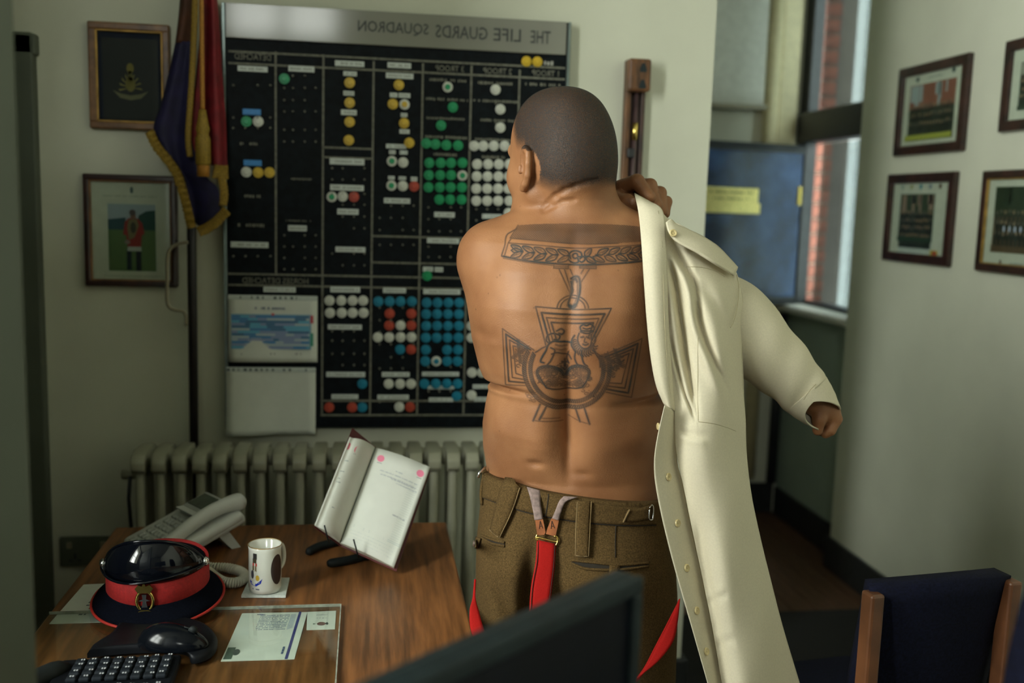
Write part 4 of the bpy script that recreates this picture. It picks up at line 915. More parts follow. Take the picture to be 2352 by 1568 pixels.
for y,a,b_ in ((.83,.5,.62),(.74,.7,.85),(.62,.7,.9),(.54,.75,.85),(.50,.68,.85),(.24,.45,.65)): pol+=[(p,(.25,.3,.3),1) for p,_,_ in scribble(a,b_,y,.014,(0,0,0))]
on_page('left_page_writing', pol, GL)
for (a,b_) in (((812,1238),(820,1268)),((745,1206),(752,1234))):
    dd = d0-.022 if a[0] > 800 else d0-.055
    obj('page_hook', MB().tube([P(*a,dd), P(*b_,dd), P(b_[0]+4,b_[1]+12,dd+.04)], .0016, 6), 'rubber_black', ds, True)

# ------------------------------------------------------------------ keyboard, mouse, mat, pen case
kb = thing('keyboard', 'black computer keyboard with white legends at the bottom edge', 'keyboard', (-.37,1.46,ZD+.007))
k0 = np.array(on(405,1505,2,ZD+.024)); kx = np.array((1.,.03,0)); kx /= np.linalg.norm(kx); ky = np.array((-kx[1],kx[0],0)); RK = np.stack([kx,ky,(0,0,1.)],1)
KW, KH = .19, .40
kb['label'] = 'black computer keyboard with white legends at the bottom edge'
obj('case', MB().rbox(k0-kx*.088-ky*(KH/2-.01)+np.array((0,0,-.010)), (KW,KH,.016), .004, RK), 'plastic_black', kb)
km = None; leg = []
for i in range(8):
    for j in range(13):
        if j % 5 == 4: continue
        loc = k0-kx*(.012+i*.0195)-ky*(.012+j*.0195)+np.array((0,0,.0015))
        if km is None: o = obj('key', MB().rbox((0,0,0), (.0168,.0168,.008), .0025, RK, 1), 'key_black', kb); km = o.data
        else: o = link('key', km, None, kb)
        o.location = loc
        lx, ly = random.uniform(-.004,.002), random.uniform(-.002,.004)
        for q in range(2): leg.append(([(loc[0]+lx+q*.004+a, loc[1]+ly+b_) for a,b_ in ((0,0),(.0022,0),(.0022,.0045),(0,.0045))], (.5,.52,.54), 0))
ink_mesh('legends', leg, (0,0,k0[2]+.0059), (1,0,0), (0,1,0), (0,0,1), 'print', kb)
mm = np.array(on(350,1500,2,ZD+.009)); 
mt = thing('mouse_mat', 'black mouse mat with padded rest in front of the cap', 'mouse mat', (mm[0],mm[1],ZD+.007))
out = [on(x,y,2,ZD+.012) for x,y in ((200,1506),(215,1488),(255,1462),(280,1434),(330,1423),(420,1426),(470,1440),(498,1468),(494,1494),(472,1511),(440,1518),(424,1498),(330,1494),(240,1500))]
oc = sum(out)/len(out); G = []
ring = spline(np.array(out+[out[0]]), 57)[:-1]; ring = np.vstack([ring, ring[:1]])
for s_, z in ((1.0,ZD+.0075),(1.0,ZD+.016),(.97,ZD+.021),(.9,ZD+.023),(.5,ZD+.021),(.02,ZD+.021)): G.append([np.array((oc[0]+(q[0]-oc[0])*s_, oc[1]+(q[1]-oc[1])*s_, z)) for q in ring])
obj('pad', MB().grid(G), 'plastic_black', mt, True)
ms = thing('computer_mouse', 'glossy black computer mouse on the mouse mat', 'mouse', (*np.array(on(400,1475,2,ZD+.024))[:2],ZD+.0225))
mcn = np.array(on(398,1478,2,ZD+.024)); md = np.array((.97,-.22,0)); md/=np.linalg.norm(md); mp_ = np.array((-md[1],md[0],0)); b = bmesh.new(); bmesh.ops.create_uvsphere(b, u_segments=32, v_segments=18, radius=1)
pts = np.array([v.co[:] for v in b.verts]); b.verts.index_update(); fs = [[v.index for v in f.verts] for f in b.faces]; b.free()
sh_ = np.array([mcn+md*p[0]*.062+mp_*p[1]*(.033-.004*p[0])+np.array((0,0,max(p[2],-.05)*(.036-.008*p[0])-.001)) for p in pts])
obj('shell', MB().add(sh_, fs), 'plastic_gloss', ms, True)
obj('wheel', MB().tube([mcn+md*.035+mp_*.004+np.array((0,0,.027)), mcn+md*.035-mp_*.004+np.array((0,0,.027))], .007, 14), 'rubber_black', ms, True)
obj('button_seam', MB().tube([mcn+md*(.02+.035*k/8)+np.array((0,0,.0348-.008*(.02+.035*k/8)/.062-.030*((.02+.035*k/8)/.062)**4)) for k in range(9)], .0012, 6), 'rubber_black', ms, True)
pc = np.array(on(132,1542,2,ZD+.02)); pa = np.array(on(72,1568,2,ZD+.02)); dv = (pa-pc)/np.linalg.norm(pa-pc)
gcs = thing('glasses_case', 'black soft case lying at the lower left of the desk', 'case', (pc[0],pc[1],ZD))
obj('pouch', MB().tube([pc+dv*t for t in np.linspace(-.02,.16,14)], np.interp(np.linspace(0,1,14),[0,.1,.9,1],[.008,.019,.019,.008]), 14), 'rubber_black', gcs, True)
obj('flap', MB().tube([pc+dv*.1+np.array((0,0,.0))+dv*t for t in (0,.012,.024)], .0200, 14), 'plastic_black', gcs, True)

# ------------------------------------------------------------------ monitor seen from close by
mon = thing('monitor', 'dark flat monitor with teal edged bezel in the near foreground', 'monitor', (.08,.79,ZD))
m1 = np.array(on(1466,1318,2,1.16)); m0 = np.array(on(920,1566,2,1.16)); ex = m0-m1; ex /= np.linalg.norm(ex); up = np.array((0,0,1.)); nf = np.cross(ex, up); nf = nf if nf[1] < 0 else -nf
RMo = np.stack([ex, nf, up], 1); MW, MH = .52, .335; m1 = m1+np.array((0,0,0))
cen = m1+ex*MW/2-up*MH/2-nf*.014
obj('back_shell', MB().rbox(cen, (MW,.026,MH), .006, RMo), 'bezel_teal', mon)
obj('screen', MB().box(m1+ex*MW/2-up*MH/2+nf*.0005, (MW-.03,.003,MH-.04), RMo), 'screen_dark', mon)
for a, s_ in ((m1+ex*MW/2-up*.009,(MW,.010,.018)),(m1+ex*MW/2-up*(MH-.011),(MW,.010,.022)),(m1+ex*.008-up*MH/2,(.016,.010,MH-.036)),(m1+ex*(MW-.008)-up*MH/2,(.016,.010,MH-.036))):
    obj('bezel', MB().rbox(a+nf*.003, s_, .003, RMo), 'bezel_teal', mon)
sb = m1+ex*MW/2-nf*.05; sb[2] = ZD
obj('stand_neck', MB().rbox(sb+np.array((0,0,.13)), (.06,.022,.26), .005, RMo), 'plastic_black', mon)
obj('stand_foot', MB().rbox(sb+np.array((0,0,.008)), (.20,.15,.016), .006, RMo), 'plastic_black', mon)

# ------------------------------------------------------------------ chairs
def chair(name, label, loc, rz, wd, top_z, m):
    c, s = math.cos(rz), math.sin(rz); R = np.array([[c,-s,0],[s,c,0],[0,0,1.]]); loc = np.array(loc, float)
    t = thing(name, label, 'chair', loc)
    def W(p): return loc+R@np.array(p)
    obj('seat', MB().rbox(W((0,-.22,.45)), (wd,.44,.07), .02, R, 3), m, t)
    G = []
    for i in range(10):
        v = i/9; z = .52+(top_z-.52)*v; G.append([W((wd/2*u*.97, -.02+.05*v-.05*(1-u*u)*-1*.6-.03, z-.012*u*u*v)) for u in np.linspace(-1,1,17)])
    o = obj('backrest', MB().grid(G), m, t, True); sd = o.modifiers.new('t','SOLIDIFY'); sd.thickness = .035; sd.offset = 0
    for sx in (-1,1):
        obj('leg', MB().rbox(W((sx*wd/2*.98,.02,top_z/2-.01)), (.028,.034,top_z-.02), .005, R), 'chair_wood', t)
        obj('leg', MB().rbox(W((sx*wd/2*.94,-.41,.21)), (.028,.034,.42), .005, R), 'chair_wood', t)
    return t
q = on(2165,1340,2,.86)
chair('side_chair', 'dark navy upholstered chair with wooden legs against the right wall', (q[0]+.0,q[1]+.02,.016), math.radians(188), .31, .86, 'chair_navy')
q = P(2345,1400,1.02)
hb = thing('office_chair', 'dark blue high backed chair cut off by the right edge', 'chair', (q[0]+.26,q[1]+.02,0))
G = []
for i in range(16):
    v = i/15; z = .55+.80*v; half = .26*(1-.35*max(0,(v-.55)/.45)**2.2)
    G.append([np.array((q[0]+.262+half*u, q[1]-.02+.05*(1-u*u), z)) for u in np.linspace(-1,1,15)])
o = obj('backrest', MB().grid(G), 'chair_navy', hb, True); sd = o.modifiers.new('t','SOLIDIFY'); sd.thickness = .06; sd.offset = 0
obj('seat', MB().rbox((q[0]+.262,q[1]-.24,.47), (.50,.46,.09), .03, None, 3), 'chair_navy', hb)
obj('column', MB().tube([(q[0]+.262,q[1]-.2,.08),(q[0]+.262,q[1]-.2,.43)], .028, 14), 'plastic_black', hb, True)
obj('back_bracket', MB().tube([(q[0]+.262,q[1]-.2,.42),(q[0]+.262,q[1]+.06,.44),(q[0]+.262,q[1]+.07,.60)], .02, 10), 'plastic_black', hb, True)
for k in range(5):
    a = 2*math.pi*k/5+.3; b = MB().tube([(q[0]+.262,q[1]-.2,.09),(q[0]+.262+.27*math.cos(a),q[1]-.2+.27*math.sin(a),.075)], .016, 8); lgk = obj('foot_spoke', b, 'plastic_black', hb, True)
    obj('castor', MB().tube([(q[0]+.262+.27*math.cos(a)-.012,q[1]-.2+.27*math.sin(a),.042),(q[0]+.262+.27*math.cos(a)+.012,q[1]-.2+.27*math.sin(a),.042)], .026, 14), 'rubber_black', lgk, True)
# ------------------------------------------------------------------ the man
MO = P(1310,700,1.93); wd_ = ray(1310,700)*np.array((1,1,0)); wd_ /= np.linalg.norm(wd_); ud_ = np.array((wd_[1],-wd_[0],0))
MO = np.array((MO[0],MO[1],0))
def M3(px, py, w_=0.0):
    d = ray(px, py); t = (w_-(CAM-MO)@wd_)/(d@wd_); p = CAM+d*t; return np.array(((p-MO)@ud_, w_, p[2]))
def toW(q): q = np.asarray(q); return MO+q[...,0:1]*ud_+q[...,1:2]*wd_+q[...,2:3]*np.array((0,0,1.))
class Field:
    def __init__(s, lo, hi, h):
        s.lo = np.array(lo, np.float32); s.h = h; s.n = np.ceil((np.array(hi)-np.array(lo))/h).astype(int)+1; s.A = np.full(s.n, .2, np.float32)
        s.ax = [s.lo[i]+h*np.arange(s.n[i], dtype=np.float32) for i in range(3)]
    def win(s, lo, hi):
        a = np.clip(((np.array(lo)-s.lo)/s.h).astype(int), 0, s.n); b = np.clip(((np.array(hi)-s.lo)/s.h).astype(int)+2, 0, s.n); sl = tuple(slice(int(x),int(y)) for x,y in zip(a,b))
        return sl, np.meshgrid(*[s.ax[i][sl[i]] for i in range(3)], indexing='ij', sparse=True)
    def join(s, sl, d, k):
        a = s.A[sl]
        if k > 0: hh = np.maximum(k-np.abs(a-d), 0)/k; s.A[sl] = np.minimum(a, d)-hh*hh*k*.25
        else: s.A[sl] = np.minimum(a, d)
    def cut(s, sl, d, k):
        a = s.A[sl]; b = -d; hh = np.maximum(k-np.abs(a-b), 0)/k; s.A[sl] = np.maximum(a, b)+hh*hh*k*.25
    def surf(s, q):
        """first skin point straight ahead of (u, z)"""
        i = int(round((q[0]-s.lo[0])/s.h)); k = int(round((q[2]-s.lo[2])/s.h)); col = s.A[i,:,k]; j = int(np.argmax(col < 0)); return np.array((q[0], s.lo[1]+s.h*(j-.5), q[2]))
    def _sup(s, c, r, R, p, pad):
        ext = np.sqrt(((R*np.array(r))**2).sum(1))*1.15+pad; sl, (X,Y,Z) = s.win(c-ext, c+ext); X, Y, Z = X-c[0], Y-c[1], Z-c[2]
        return sl, (((sum((np.abs(R[0,i]*X+R[1,i]*Y+R[2,i]*Z)/r[i])**p for i in range(3)))**(1/p)-1)*min(r)).astype(np.float32)
    def _ell(s, c, r, R, pad):
        R = np.eye(3) if R is None else np.asarray(R); ext = np.sqrt(((R*np.array(r))**2).sum(1))+pad; sl, (X,Y,Z) = s.win(c-ext, c+ext)
        X, Y, Z = X-c[0], Y-c[1], Z-c[2]; q = [R[0,i]*X+R[1,i]*Y+R[2,i]*Z for i in range(3)]
        k0 = np.sqrt(sum((q[i]/r[i])**2 for i in range(3))); k1 = np.sqrt(sum((q[i]/r[i]**2)**2 for i in range(3)))+1e-6
        return sl, (k0*(k0-1)/k1).astype(np.float32)
    def ell(s, c, r, k=.02, R=None): s.join(*s._ell(np.array(c), r, R, k+.012), k)
    def dent(s, c, r, k=.01, R=None): s.cut(*s._ell(np.array(c), r, R, k+.012), k)
    def _cap(s, a, b, ra, rb, pad):
        a, b = np.array(a, float), np.array(b, float); m = max(ra, rb)+pad; sl, (X,Y,Z) = s.win(np.minimum(a,b)-m, np.maximum(a,b)+m)
        d = b-a; L = d@d+1e-9; t = np.clip(((X-a[0])*d[0]+(Y-a[1])*d[1]+(Z-a[2])*d[2])/L, 0, 1)
        return sl, (np.sqrt((X-a[0]-t*d[0])**2+(Y-a[1]-t*d[1])**2+(Z-a[2]-t*d[2])**2)-(ra+(rb-ra)*t)).astype(np.float32)
    def cap(s, a, b, ra, rb, k=.02): s.join(*s._cap(a, b, ra, rb, k+.012), k)
    def groove(s, pts, r, k=.006):
        for a, b in zip(pts[:-1], pts[1:]): s.cut(*s._cap(a, b, r, r, k+.012), k)
    def chain(s, pts, rs, k=.01):
        for i in range(len(pts)-1): s.cap(pts[i], pts[i+1], rs[i], rs[i+1], k)
    def nets(s):
        A = s.A; S = A < 0; nx, ny, nz = A.shape
        cnt = np.zeros((nx-1,ny-1,nz-1), np.int8)
        for i in (0,1):
            for j in (0,1):
                for k in (0,1): cnt += S[i:nx-1+i, j:ny-1+j, k:nz-1+k]
        act = (cnt > 0) & (cnt < 8); I, J, K = np.nonzero(act); idx = np.full(act.shape, -1, np.int32); idx[I,J,K] = np.arange(len(I))
        pos = np.zeros((len(I),3)); num = np.zeros(len(I)); cor = [(i,j,k) for i in (0,1) for j in (0,1) for k in (0,1)]
        for p in cor:
            for ax in range(3):
                if p[ax]: continue
                q = list(p); q[ax] = 1; a = A[I+p[0],J+p[1],K+p[2]]; b = A[I+q[0],J+q[1],K+q[2]]; m = (a < 0) != (b < 0); t = np.where(m, a/(a-b+1e-12), 0)
                v = np.array(p)[None]+0.0*t[:,None]; v = np.repeat(np.array(p, float)[None], len(I), 0); v[:,ax] += t; pos += v*m[:,None]; num += m
        V = (np.stack([I,J,K],1)+pos/num[:,None])*s.h+s.lo; F_ = []
        for ax in range(3):
            o1, o2 = [(1,2),(2,0),(0,1)][ax]
            a = np.take(S, range(S.shape[ax]-1), ax); b = np.take(S, range(1,S.shape[ax]), ax); d = a != b; E = np.stack(np.nonzero(d), 1)
            ok = (E[:,o1] > 0) & (E[:,o2] > 0) & (E[:,o1] < S.shape[o1]-1) & (E[:,o2] < S.shape[o2]-1); E = E[ok]; fl = a[tuple(E.T)]
            qs = []
            for da, db in ((-1,-1),(0,-1),(0,0),(-1,0)):
                c = E.copy(); c[:,o1] += da; c[:,o2] += db; qs.append(idx[tuple(c.T)])
            q = np.stack(qs, 1); q[~fl] = q[~fl][:,::-1]; F_.append(q)
        return V, np.concatenate(F_)
def np_mesh(name, V, Fq):
    me = bpy.data.meshes.new(name); me.vertices.add(len(V)); me.vertices.foreach_set('co', np.asarray(V, np.float32).ravel()); n = len(Fq)
    me.loops.add(n*4); me.loops.foreach_set('vertex_index', np.asarray(Fq, np.int32).ravel()); me.polygons.add(n)
    me.polygons.foreach_set('loop_start', np.arange(n, dtype=np.int32)*4); me.polygons.foreach_set('use_smooth', np.ones(n, bool)); me.update(calc_edges=True); me.validate(); return me
def relax(V, Fq, it, lam=.5):
    e = np.concatenate([Fq[:,[0,1]],Fq[:,[1,2]],Fq[:,[2,3]],Fq[:,[3,0]]]); n = len(V); deg = np.bincount(e[:,0], minlength=n)+np.bincount(e[:,1], minlength=n)
    for i in range(it):
        for l in (lam, -lam*1.03):
            s = np.stack([np.bincount(e[:,0], V[e[:,1],c], n)+np.bincount(e[:,1], V[e[:,0],c], n) for c in range(3)], 1)/np.maximum(deg,1)[:,None]; V = V+l*(s-V)
    return V
gs = lambda x, s_: np.exp(-(x/s_)**2)

# ---- body: one continuous skin
B = Field((-.275,-.20,.93), (.62,.34,1.80), .003)
TZ = [(470,1255,1385),(505,1190,1440),(530,1130,1500),(560,1098,1530),(620,1076,1548),(700,1072,1550),(780,1083,1545),(850,1099,1538),(905,1120,1528),(935,1113,1532),(985,1105,1536),(1040,1105,1537),(1090,1112,1534),(1160,1112,1532),(1300,1108,1536)]
tz = np.array([M3(1310,y)[2] for y,_,_ in TZ])[::-1]; tl = np.array([M3(l,y)[0] for y,l,_ in TZ])[::-1]; tr = np.array([M3(r,y)[0] for y,_,r in TZ])[::-1]
wbk = np.interp(tz, [M3(1310,y)[2] for y in (1300,1100,1050,1000,950,905,850,780,700,600,530,470)], [-.09,-.082,-.093,-.105,-.112,-.118,-.136,-.148,-.147,-.130,-.095,-.05])
wfr = np.interp(tz, [M3(1310,y)[2] for y in (1300,1100,1000,900,800,650,530,470)], [.185,.19,.18,.165,.16,.15,.11,.06])
tb = (wfr-wbk)/2; tw = (wfr+wbk)/2
sl, (X,Y,Z) = B.win((-.275,-.19,.93), (.275,.24,M3(1310,465)[2]))
zz = Z.ravel(); a_ = (np.interp(zz,tz,(tr-tl)/2))[None,None]; cu = np.interp(zz,tz,(tr+tl)/2)[None,None]; b_ = np.interp(zz,tz,tb)[None,None]; cw = np.interp(zz,tz,tw)[None,None]
r_ = (np.abs((X-cu)/a_)**2.02+np.abs((Y-cw)/b_)**2.02)**(1/2.02); f = (r_-1)*np.minimum(a_,b_)*.95
zy = lambda y: M3(1310,y,-.12)[2]; ux = lambda x, y: M3(x,y,-.12)[0]
back = np.clip(-(Y-.0)/.05, 0, 1)
us = np.interp(zz, [zy(1130),zy(1050),zy(950),zy(800),zy(600),zy(480)], [ux(1306,1130),ux(1306,1050),ux(1303,950),ux(1306,800),ux(1316,600),ux(1326,480)])[None,None]
dz = np.interp(zz, [zy(1140),zy(1100),zy(1020),zy(930),zy(850),zy(700),zy(560)], [.000,.008,.022,.022,.015,.008,.003])[None,None]
swid = np.interp(zz, [zy(1100),zy(950),zy(600)], [.028,.022,.020])[None,None]
f = f+back*dz*(.75*gs(X-us, swid)+.45*gs(X-us, .010))                                              # furrow along the spine
lump = np.interp(zz, [zy(1130),zy(1040),zy(950),zy(850),zy(740)], [.0,.012,.012,.007,.003])[None,None]
f = f-back*lump*(gs(X-us+.058,.038)*1.15+gs(X-us-.060,.042)*.8)           # muscles either side
for x, y, s1, s2, h in ((1185,640,.060,.085,.011),(1440,640,.060,.085,.010),(1160,770,.05,.05,.004),(1150,1010,.05,.035,.006),(1470,1010,.05,.035,.006)):
    f = f-back*h*gs(X-ux(x,y),s1)*gs(Z-zy(y),s2)                          # shoulder blades, flanks
for x, y, s1, s2, h in ((1228,1078,.016,.008,.006),(1338,1098,.016,.008,.004),(1245,700,.03,.10,.004),(1390,700,.03,.10,.004)):
    f = f+back*h*gs(X-ux(x,y),s1)*gs(Z-zy(y),s2)                          # dimples, inner blade edges
crz = zy(912)+.10*np.clip(X-ux(1120,912),0,.2)*.3
f = f+.016*gs(Z-crz,.0055)*np.clip((ux(1235,912)-X)/.06,0,1)              # skin fold at the left waist
crz2 = zy(925)-.12*np.clip(ux(1520,925)-X,0,.2)*.3
f = f+.012*gs(Z-crz2,.007)*np.clip((X-ux(1400,925))/.07,0,1)
f = f+back*.0025*gs(Z-zy(800)-.1*np.abs(X-us),.012)*np.clip((ux(1160,800)-X)/.04,0,1)
B.join(sl, f.astype(np.float32), .01)
# shoulders, neck
B.ell(M3(1136,600,-.005), (.050,.062,.066), .035); B.ell(M3(1508,610,.0), (.050,.062,.066), .035)
B.chain([M3(1312,492,.0), M3(1222,545,.005), M3(1132,572,.005)], (.062,.052,.050), .035); B.chain([M3(1322,492,.0), M3(1425,546,.005), M3(1515,580,.005)], (.062,.050,.048), .035)
HU, HZ = M3(1288,343,.0)[0], M3(1288,343,.0)[2]; yaw = math.radians(40); fd = np.array((-math.sin(yaw), math.cos(yaw), 0)); sd_ = np.array((-math.cos(yaw),-math.sin(yaw),0)); HC = np.array((HU,.01,HZ)); RH = np.stack([fd, sd_, (0,0,1.)], 1)
B.chain([M3(1326,395,.012), M3(1326,470,.008), M3(1322,545,.01)], (.066,.066,.080), .03)
H = lambda f_, s_, z_: HC+fd*f_+sd_*s_+np.array((0,0,z_))
B.join(*B._sup(H(0,0,0), (.106,.083,.1165), RH, 2.35, .03), .02)                              # skull
B.ell(H(-.045,0,-.02), (.066,.074,.085), .03, RH)                         # back of the head
B.ell(H(.048,0,-.075), (.060,.060,.068), .03, RH)                         # face
B.ell(H(.060,0,-.118), (.042,.046,.032), .025, RH)                        # jaw
B.cap(H(.0,.058,-.085), H(.075,.028,-.128), .022, .020, .02); B.cap(H(.0,-.058,-.085), H(.075,-.028,-.128), .022, .020, .02)
B.ell(H(.055,.045,-.055), (.035,.026,.030), .02, RH); B.ell(H(.055,-.045,-.055), (.035,.026,.030), .02, RH)   # cheeks
B.cap(H(.098,.038,-.002), H(.103,.006,.000), .012, .012, .015); B.cap(H(.098,-.038,-.002), H(.103,-.006,.000), .012, .012, .015)   # brows
for s_ in (-1,1):
    B.dent(H(.112,s_*.032,-.026), (.014,.018,.012), .01, RH); B.ell(H(.094,s_*.032,-.026), (.013,.014,.012), .003, RH)               # sockets, eyes
B.cap(H(.108,0,-.018), H(.126,0,-.056), .009, .014, .008); B.ell(H(.116,.012,-.058), (.012,.010,.008), .006, RH); B.ell(H(.116,-.012,-.058), (.012,.010,.008), .006, RH)  # nose
B.cap(H(.108,.018,-.086), H(.112,-.018,-.086), .007, .007, .006); B.cap(H(.106,.016,-.096), H(.110,-.016,-.096), .008, .008, .006)                                       # lips
# ears
for s_ in (1,-1):
    E0 = HC+sd_*(.0835*s_)+fd*(-.006)+np.array((0,0,-.040)); nx = sd_*s_
    e = lambda x_, z_, n_: E0-fd*x_+np.array((0,0,z_))+nx*n_
    RE = np.stack([-fd*.92+nx*.39, nx*.92+fd*.39, (0,0,1.)], 1)
    B.ell(e(.006,.002,.005), (.021,.0065,.035), .008, RE)
    B.chain([e(-.014,.010,.001),e(-.010,.027,.004),e(.003,.036,.008),e(.016,.029,.012),e(.021,.010,.015),e(.016,-.012,.013),e(.006,-.028,.009),e(-.004,-.036,.005)], (.0045,.0052,.0055,.0055,.0052,.005,.0065,.0075), .004)
    B.dent(e(-.001,.004,.015), (.010,.008,.017), .004, RE); B.cap(e(-.012,-.006,.008), e(-.012,.004,.008), .004, .004, .004)
# nape creases
B.groove([B.surf(M3(x,y,-.06)) for x,y in ((1246,478),(1258,466),(1275,450),(1296,438),(1320,428),(1346,420),(1372,414))], .0024, .008)
B.groove([B.surf(M3(x,y,-.06)) for x,y in ((1250,486),(1268,474),(1290,464),(1318,460))], .0018, .008)
# left arm folded across the chest; its hand holds the collar
el = np.array((M3(1180,860,.20)[0],.235,M3(1180,860,.2)[2]))
B.chain([M3(1122,600,.02), el], (.052,.043), .04)
wr_ = M3(1442,520,.125); B.chain([el, .5*(el+wr_)+np.array((0,.02,-.01)), wr_], (.043,.040,.029), .02)
HP = lambda x, y, w_: M3(x, y, w_)
B.chain([wr_, HP(1448,478,.100)], (.029,.030), .02)
B.cap(HP(1434,455,.095), HP(1492,474,.118), .024, .022, .018); B.cap(HP(1430,440,.088), HP(1498,462,.118), .020, .018, .015)
FING = {'i': ([HP(1424,432,.088),HP(1463,417,.050),HP(1491,452,.036),HP(1480,474,.062)], (.0165,.0150,.0120,.0105)),
        'm': ([HP(1448,425,.104),HP(1493,426,.064),HP(1508,470,.052),HP(1490,486,.078)], (.0150,.0140,.0118,.010)),
        'r': ([HP(1470,434,.118),HP(1516,443,.078),HP(1520,483,.068),HP(1500,492,.092)], (.0140,.0130,.0110,.0098)),
        'p': ([HP(1492,450,.128),HP(1531,463,.092),HP(1527,490,.084),HP(1510,497,.104)], (.0125,.0112,.0098,.0088))}
for k_, (p_, r_f) in FING.items(): B.chain(p_, r_f, .0035)
B.chain([HP(1430,490,.098),HP(1419,458,.062),HP(1441,462,.036),HP(1460,470,.026)], (.021,.0165,.0135,.0105), .006)
# right arm going into the sleeve
R1, R2, R3 = M3(1520,590,.0), M3(1716,772,.03), M3(1866,916,.055)
B.chain([R1, R2], (.052,.042), .05); B.chain([R2, .5*(R2+R3), R3], (.042,.038,.027), .02)
B.cap(R3, M3(1896,942,.060), .026, .027, .015); B.cap(M3(1893,930,.062), M3(1902,960,.062), .024, .020, .012)
for a0, a1, a2, a3, rr in (((1914,938,.055),(1921,962,.050),(1908,988,.045),(1896,996,.048),.0110),((1908,946,.062),(1912,970,.062),(1897,992,.060),(1884,990,.064),.0110),((1902,950,.074),(1902,974,.076),(1887,988,.076),(1876,982,.078),.0105),((1896,950,.086),(1893,970,.090),(1880,980,.090),(1872,972,.090),.0095)):
    B.chain([M3(*a0),M3(*a1),M3(*a2),M3(*a3)], (rr*1.15,rr*1.08,rr*.95,rr*.85), .003)
B.chain([M3(1884,935,.040),M3(1882,962,.034),M3(1878,988,.036)], (.015,.0125,.0105), .008)
V, Fq = B.nets(); V = relax(V, Fq, 3)
person = thing('person', 'bare backed man with tattooed back pulling a cream shirt over one shoulder', 'person', (MO[0],MO[1],0))
bodyW = toW(V); body = link('body', np_mesh('body', bodyW, Fq), 'skin', person)
bvh = BVHTree.FromPolygons([tuple(q) for q in bodyW], [tuple(int(i) for i in q) for q in Fq])
bnorm = np.zeros(len(body.data.vertices)*3, np.float32); body.data.vertex_normals.foreach_get('vector', bnorm); bnorm = bnorm.reshape(-1,3)

# ---- cropped hair: thin layer over the skull
hv = V-HC; hf = hv@fd; hz = hv[:,2]; hs_ = hv@sd_
lim = np.interp(hf, [-.12,-.06,-.02,.005,.03,.06,.10], [-.088,-.085,-.070,-.010,-.005,.035,.060])
m_ = np.clip((hz-lim)/.030, 0, 1)*np.clip((.128-np.linalg.norm(hv*np.array((1,1,.95)),axis=1))/.006, 0, 1)
ear = np.zeros(len(V), bool)
for s_ in (1,-1): ear |= (np.linalg.norm(V-(HC+sd_*.094*s_+np.array((0,0,-.040))-fd*.010), axis=1) < .036) & (hs_*s_ > .074)
m_[ear] = 0
m_[HC[2]-V[:,2] > .11] = 0
keep = (m_[Fq] > .01).any(1); use = np.unique(Fq[keep]); mp_i = np.full(len(V), -1, np.int64); mp_i[use] = np.arange(len(use))
def overlay(name, P_, Q, ink, m):
    me = np_mesh(name, P_, Q); ca = me.color_attributes.new('ink', 'FLOAT_COLOR', 'POINT'); ca.data.foreach_set('color', np.repeat(np.asarray(ink, np.float32)[:,None], 4, 1).ravel()); return link(name, me, m, person)
overlay('hair', bodyW[use]+bnorm[use]*.0012, mp_i[Fq[keep]], m_[use]*.95, 'hair_cropped')

# ---- tattoo: ink layer following the skin of the back (strokes in units of 0.3316 px from 1040,480)
SX0, SX1, SY0, SY1, ST_ = 315, 1345, 90, 1510, 2.4
nx_, ny_ = int((SX1-SX0)/ST_), int((SY1-SY0)/ST_); INK = np.zeros((ny_, nx_), np.float32)
def stroke(pts, wdt=4.5, a=.75, closed=False, smooth=False):
    p = np.array(pts, float)
    if closed: p = np.vstack([p, p[:1]])
    if smooth: p = spline(p, max(12, len(p)*7))
    for q0, q1 in zip(p[:-1], p[1:]):
        m = wdt*2+4; x0, x1 = min(q0[0],q1[0])-m, max(q0[0],q1[0])+m; y0, y1 = min(q0[1],q1[1])-m, max(q0[1],q1[1])+m
        i0, i1 = max(0,int((y0-SY0)/ST_)), min(ny_,int((y1-SY0)/ST_)+2); j0, j1 = max(0,int((x0-SX0)/ST_)), min(nx_,int((x1-SX0)/ST_)+2)
        if i1 <= i0 or j1 <= j0: continue
        yy = SY0+ST_*np.arange(i0,i1)[:,None]; xx = SX0+ST_*np.arange(j0,j1)[None]; d = q1-q0; L = d@d+1e-9; t = np.clip(((xx-q0[0])*d[0]+(yy-q0[1])*d[1])/L,0,1)
        dist = np.hypot(xx-q0[0]-t*d[0], yy-q0[1]-t*d[1]); INK[i0:i1,j0:j1] = np.maximum(INK[i0:i1,j0:j1], min(1,a*1.15)*np.exp(-(dist/(wdt*1.25))**2))
def fill(pts, fn):
    p = np.array(pts, float); yy = (SY0+ST_*np.arange(ny_))[:,None]+0*np.arange(nx_)[None]; xx = (SX0+ST_*np.arange(nx_))[None]+0*np.arange(ny_)[:,None]; ins = np.zeros((ny_,nx_), bool)
    for (xa,ya),(xb,yb) in zip(p, np.roll(p,-1,0)):
        c = ((ya > yy) != (yb > yy)) & (xx < (xb-xa)*(yy-ya)/(yb-ya+1e-9)+xa); ins ^= c
    v = fn(xx, yy); INK[ins] = np.maximum(INK[ins], v[ins])
rb = [(440,118),(560,108),(800,103),(1000,106),(1200,116),(1330,130),(1330,232),(1150,240),(950,245),(800,240),(600,222),(388,206)]
fill(rb, lambda x, y: .40+.28*np.sin(x*.42+np.sin(y*.1))*np.sin(y*.50+.04*x)+.10*np.sin(x*.9)*np.cos(y*1.0)); stroke(rb[7:]+rb[:1], 4, .5)
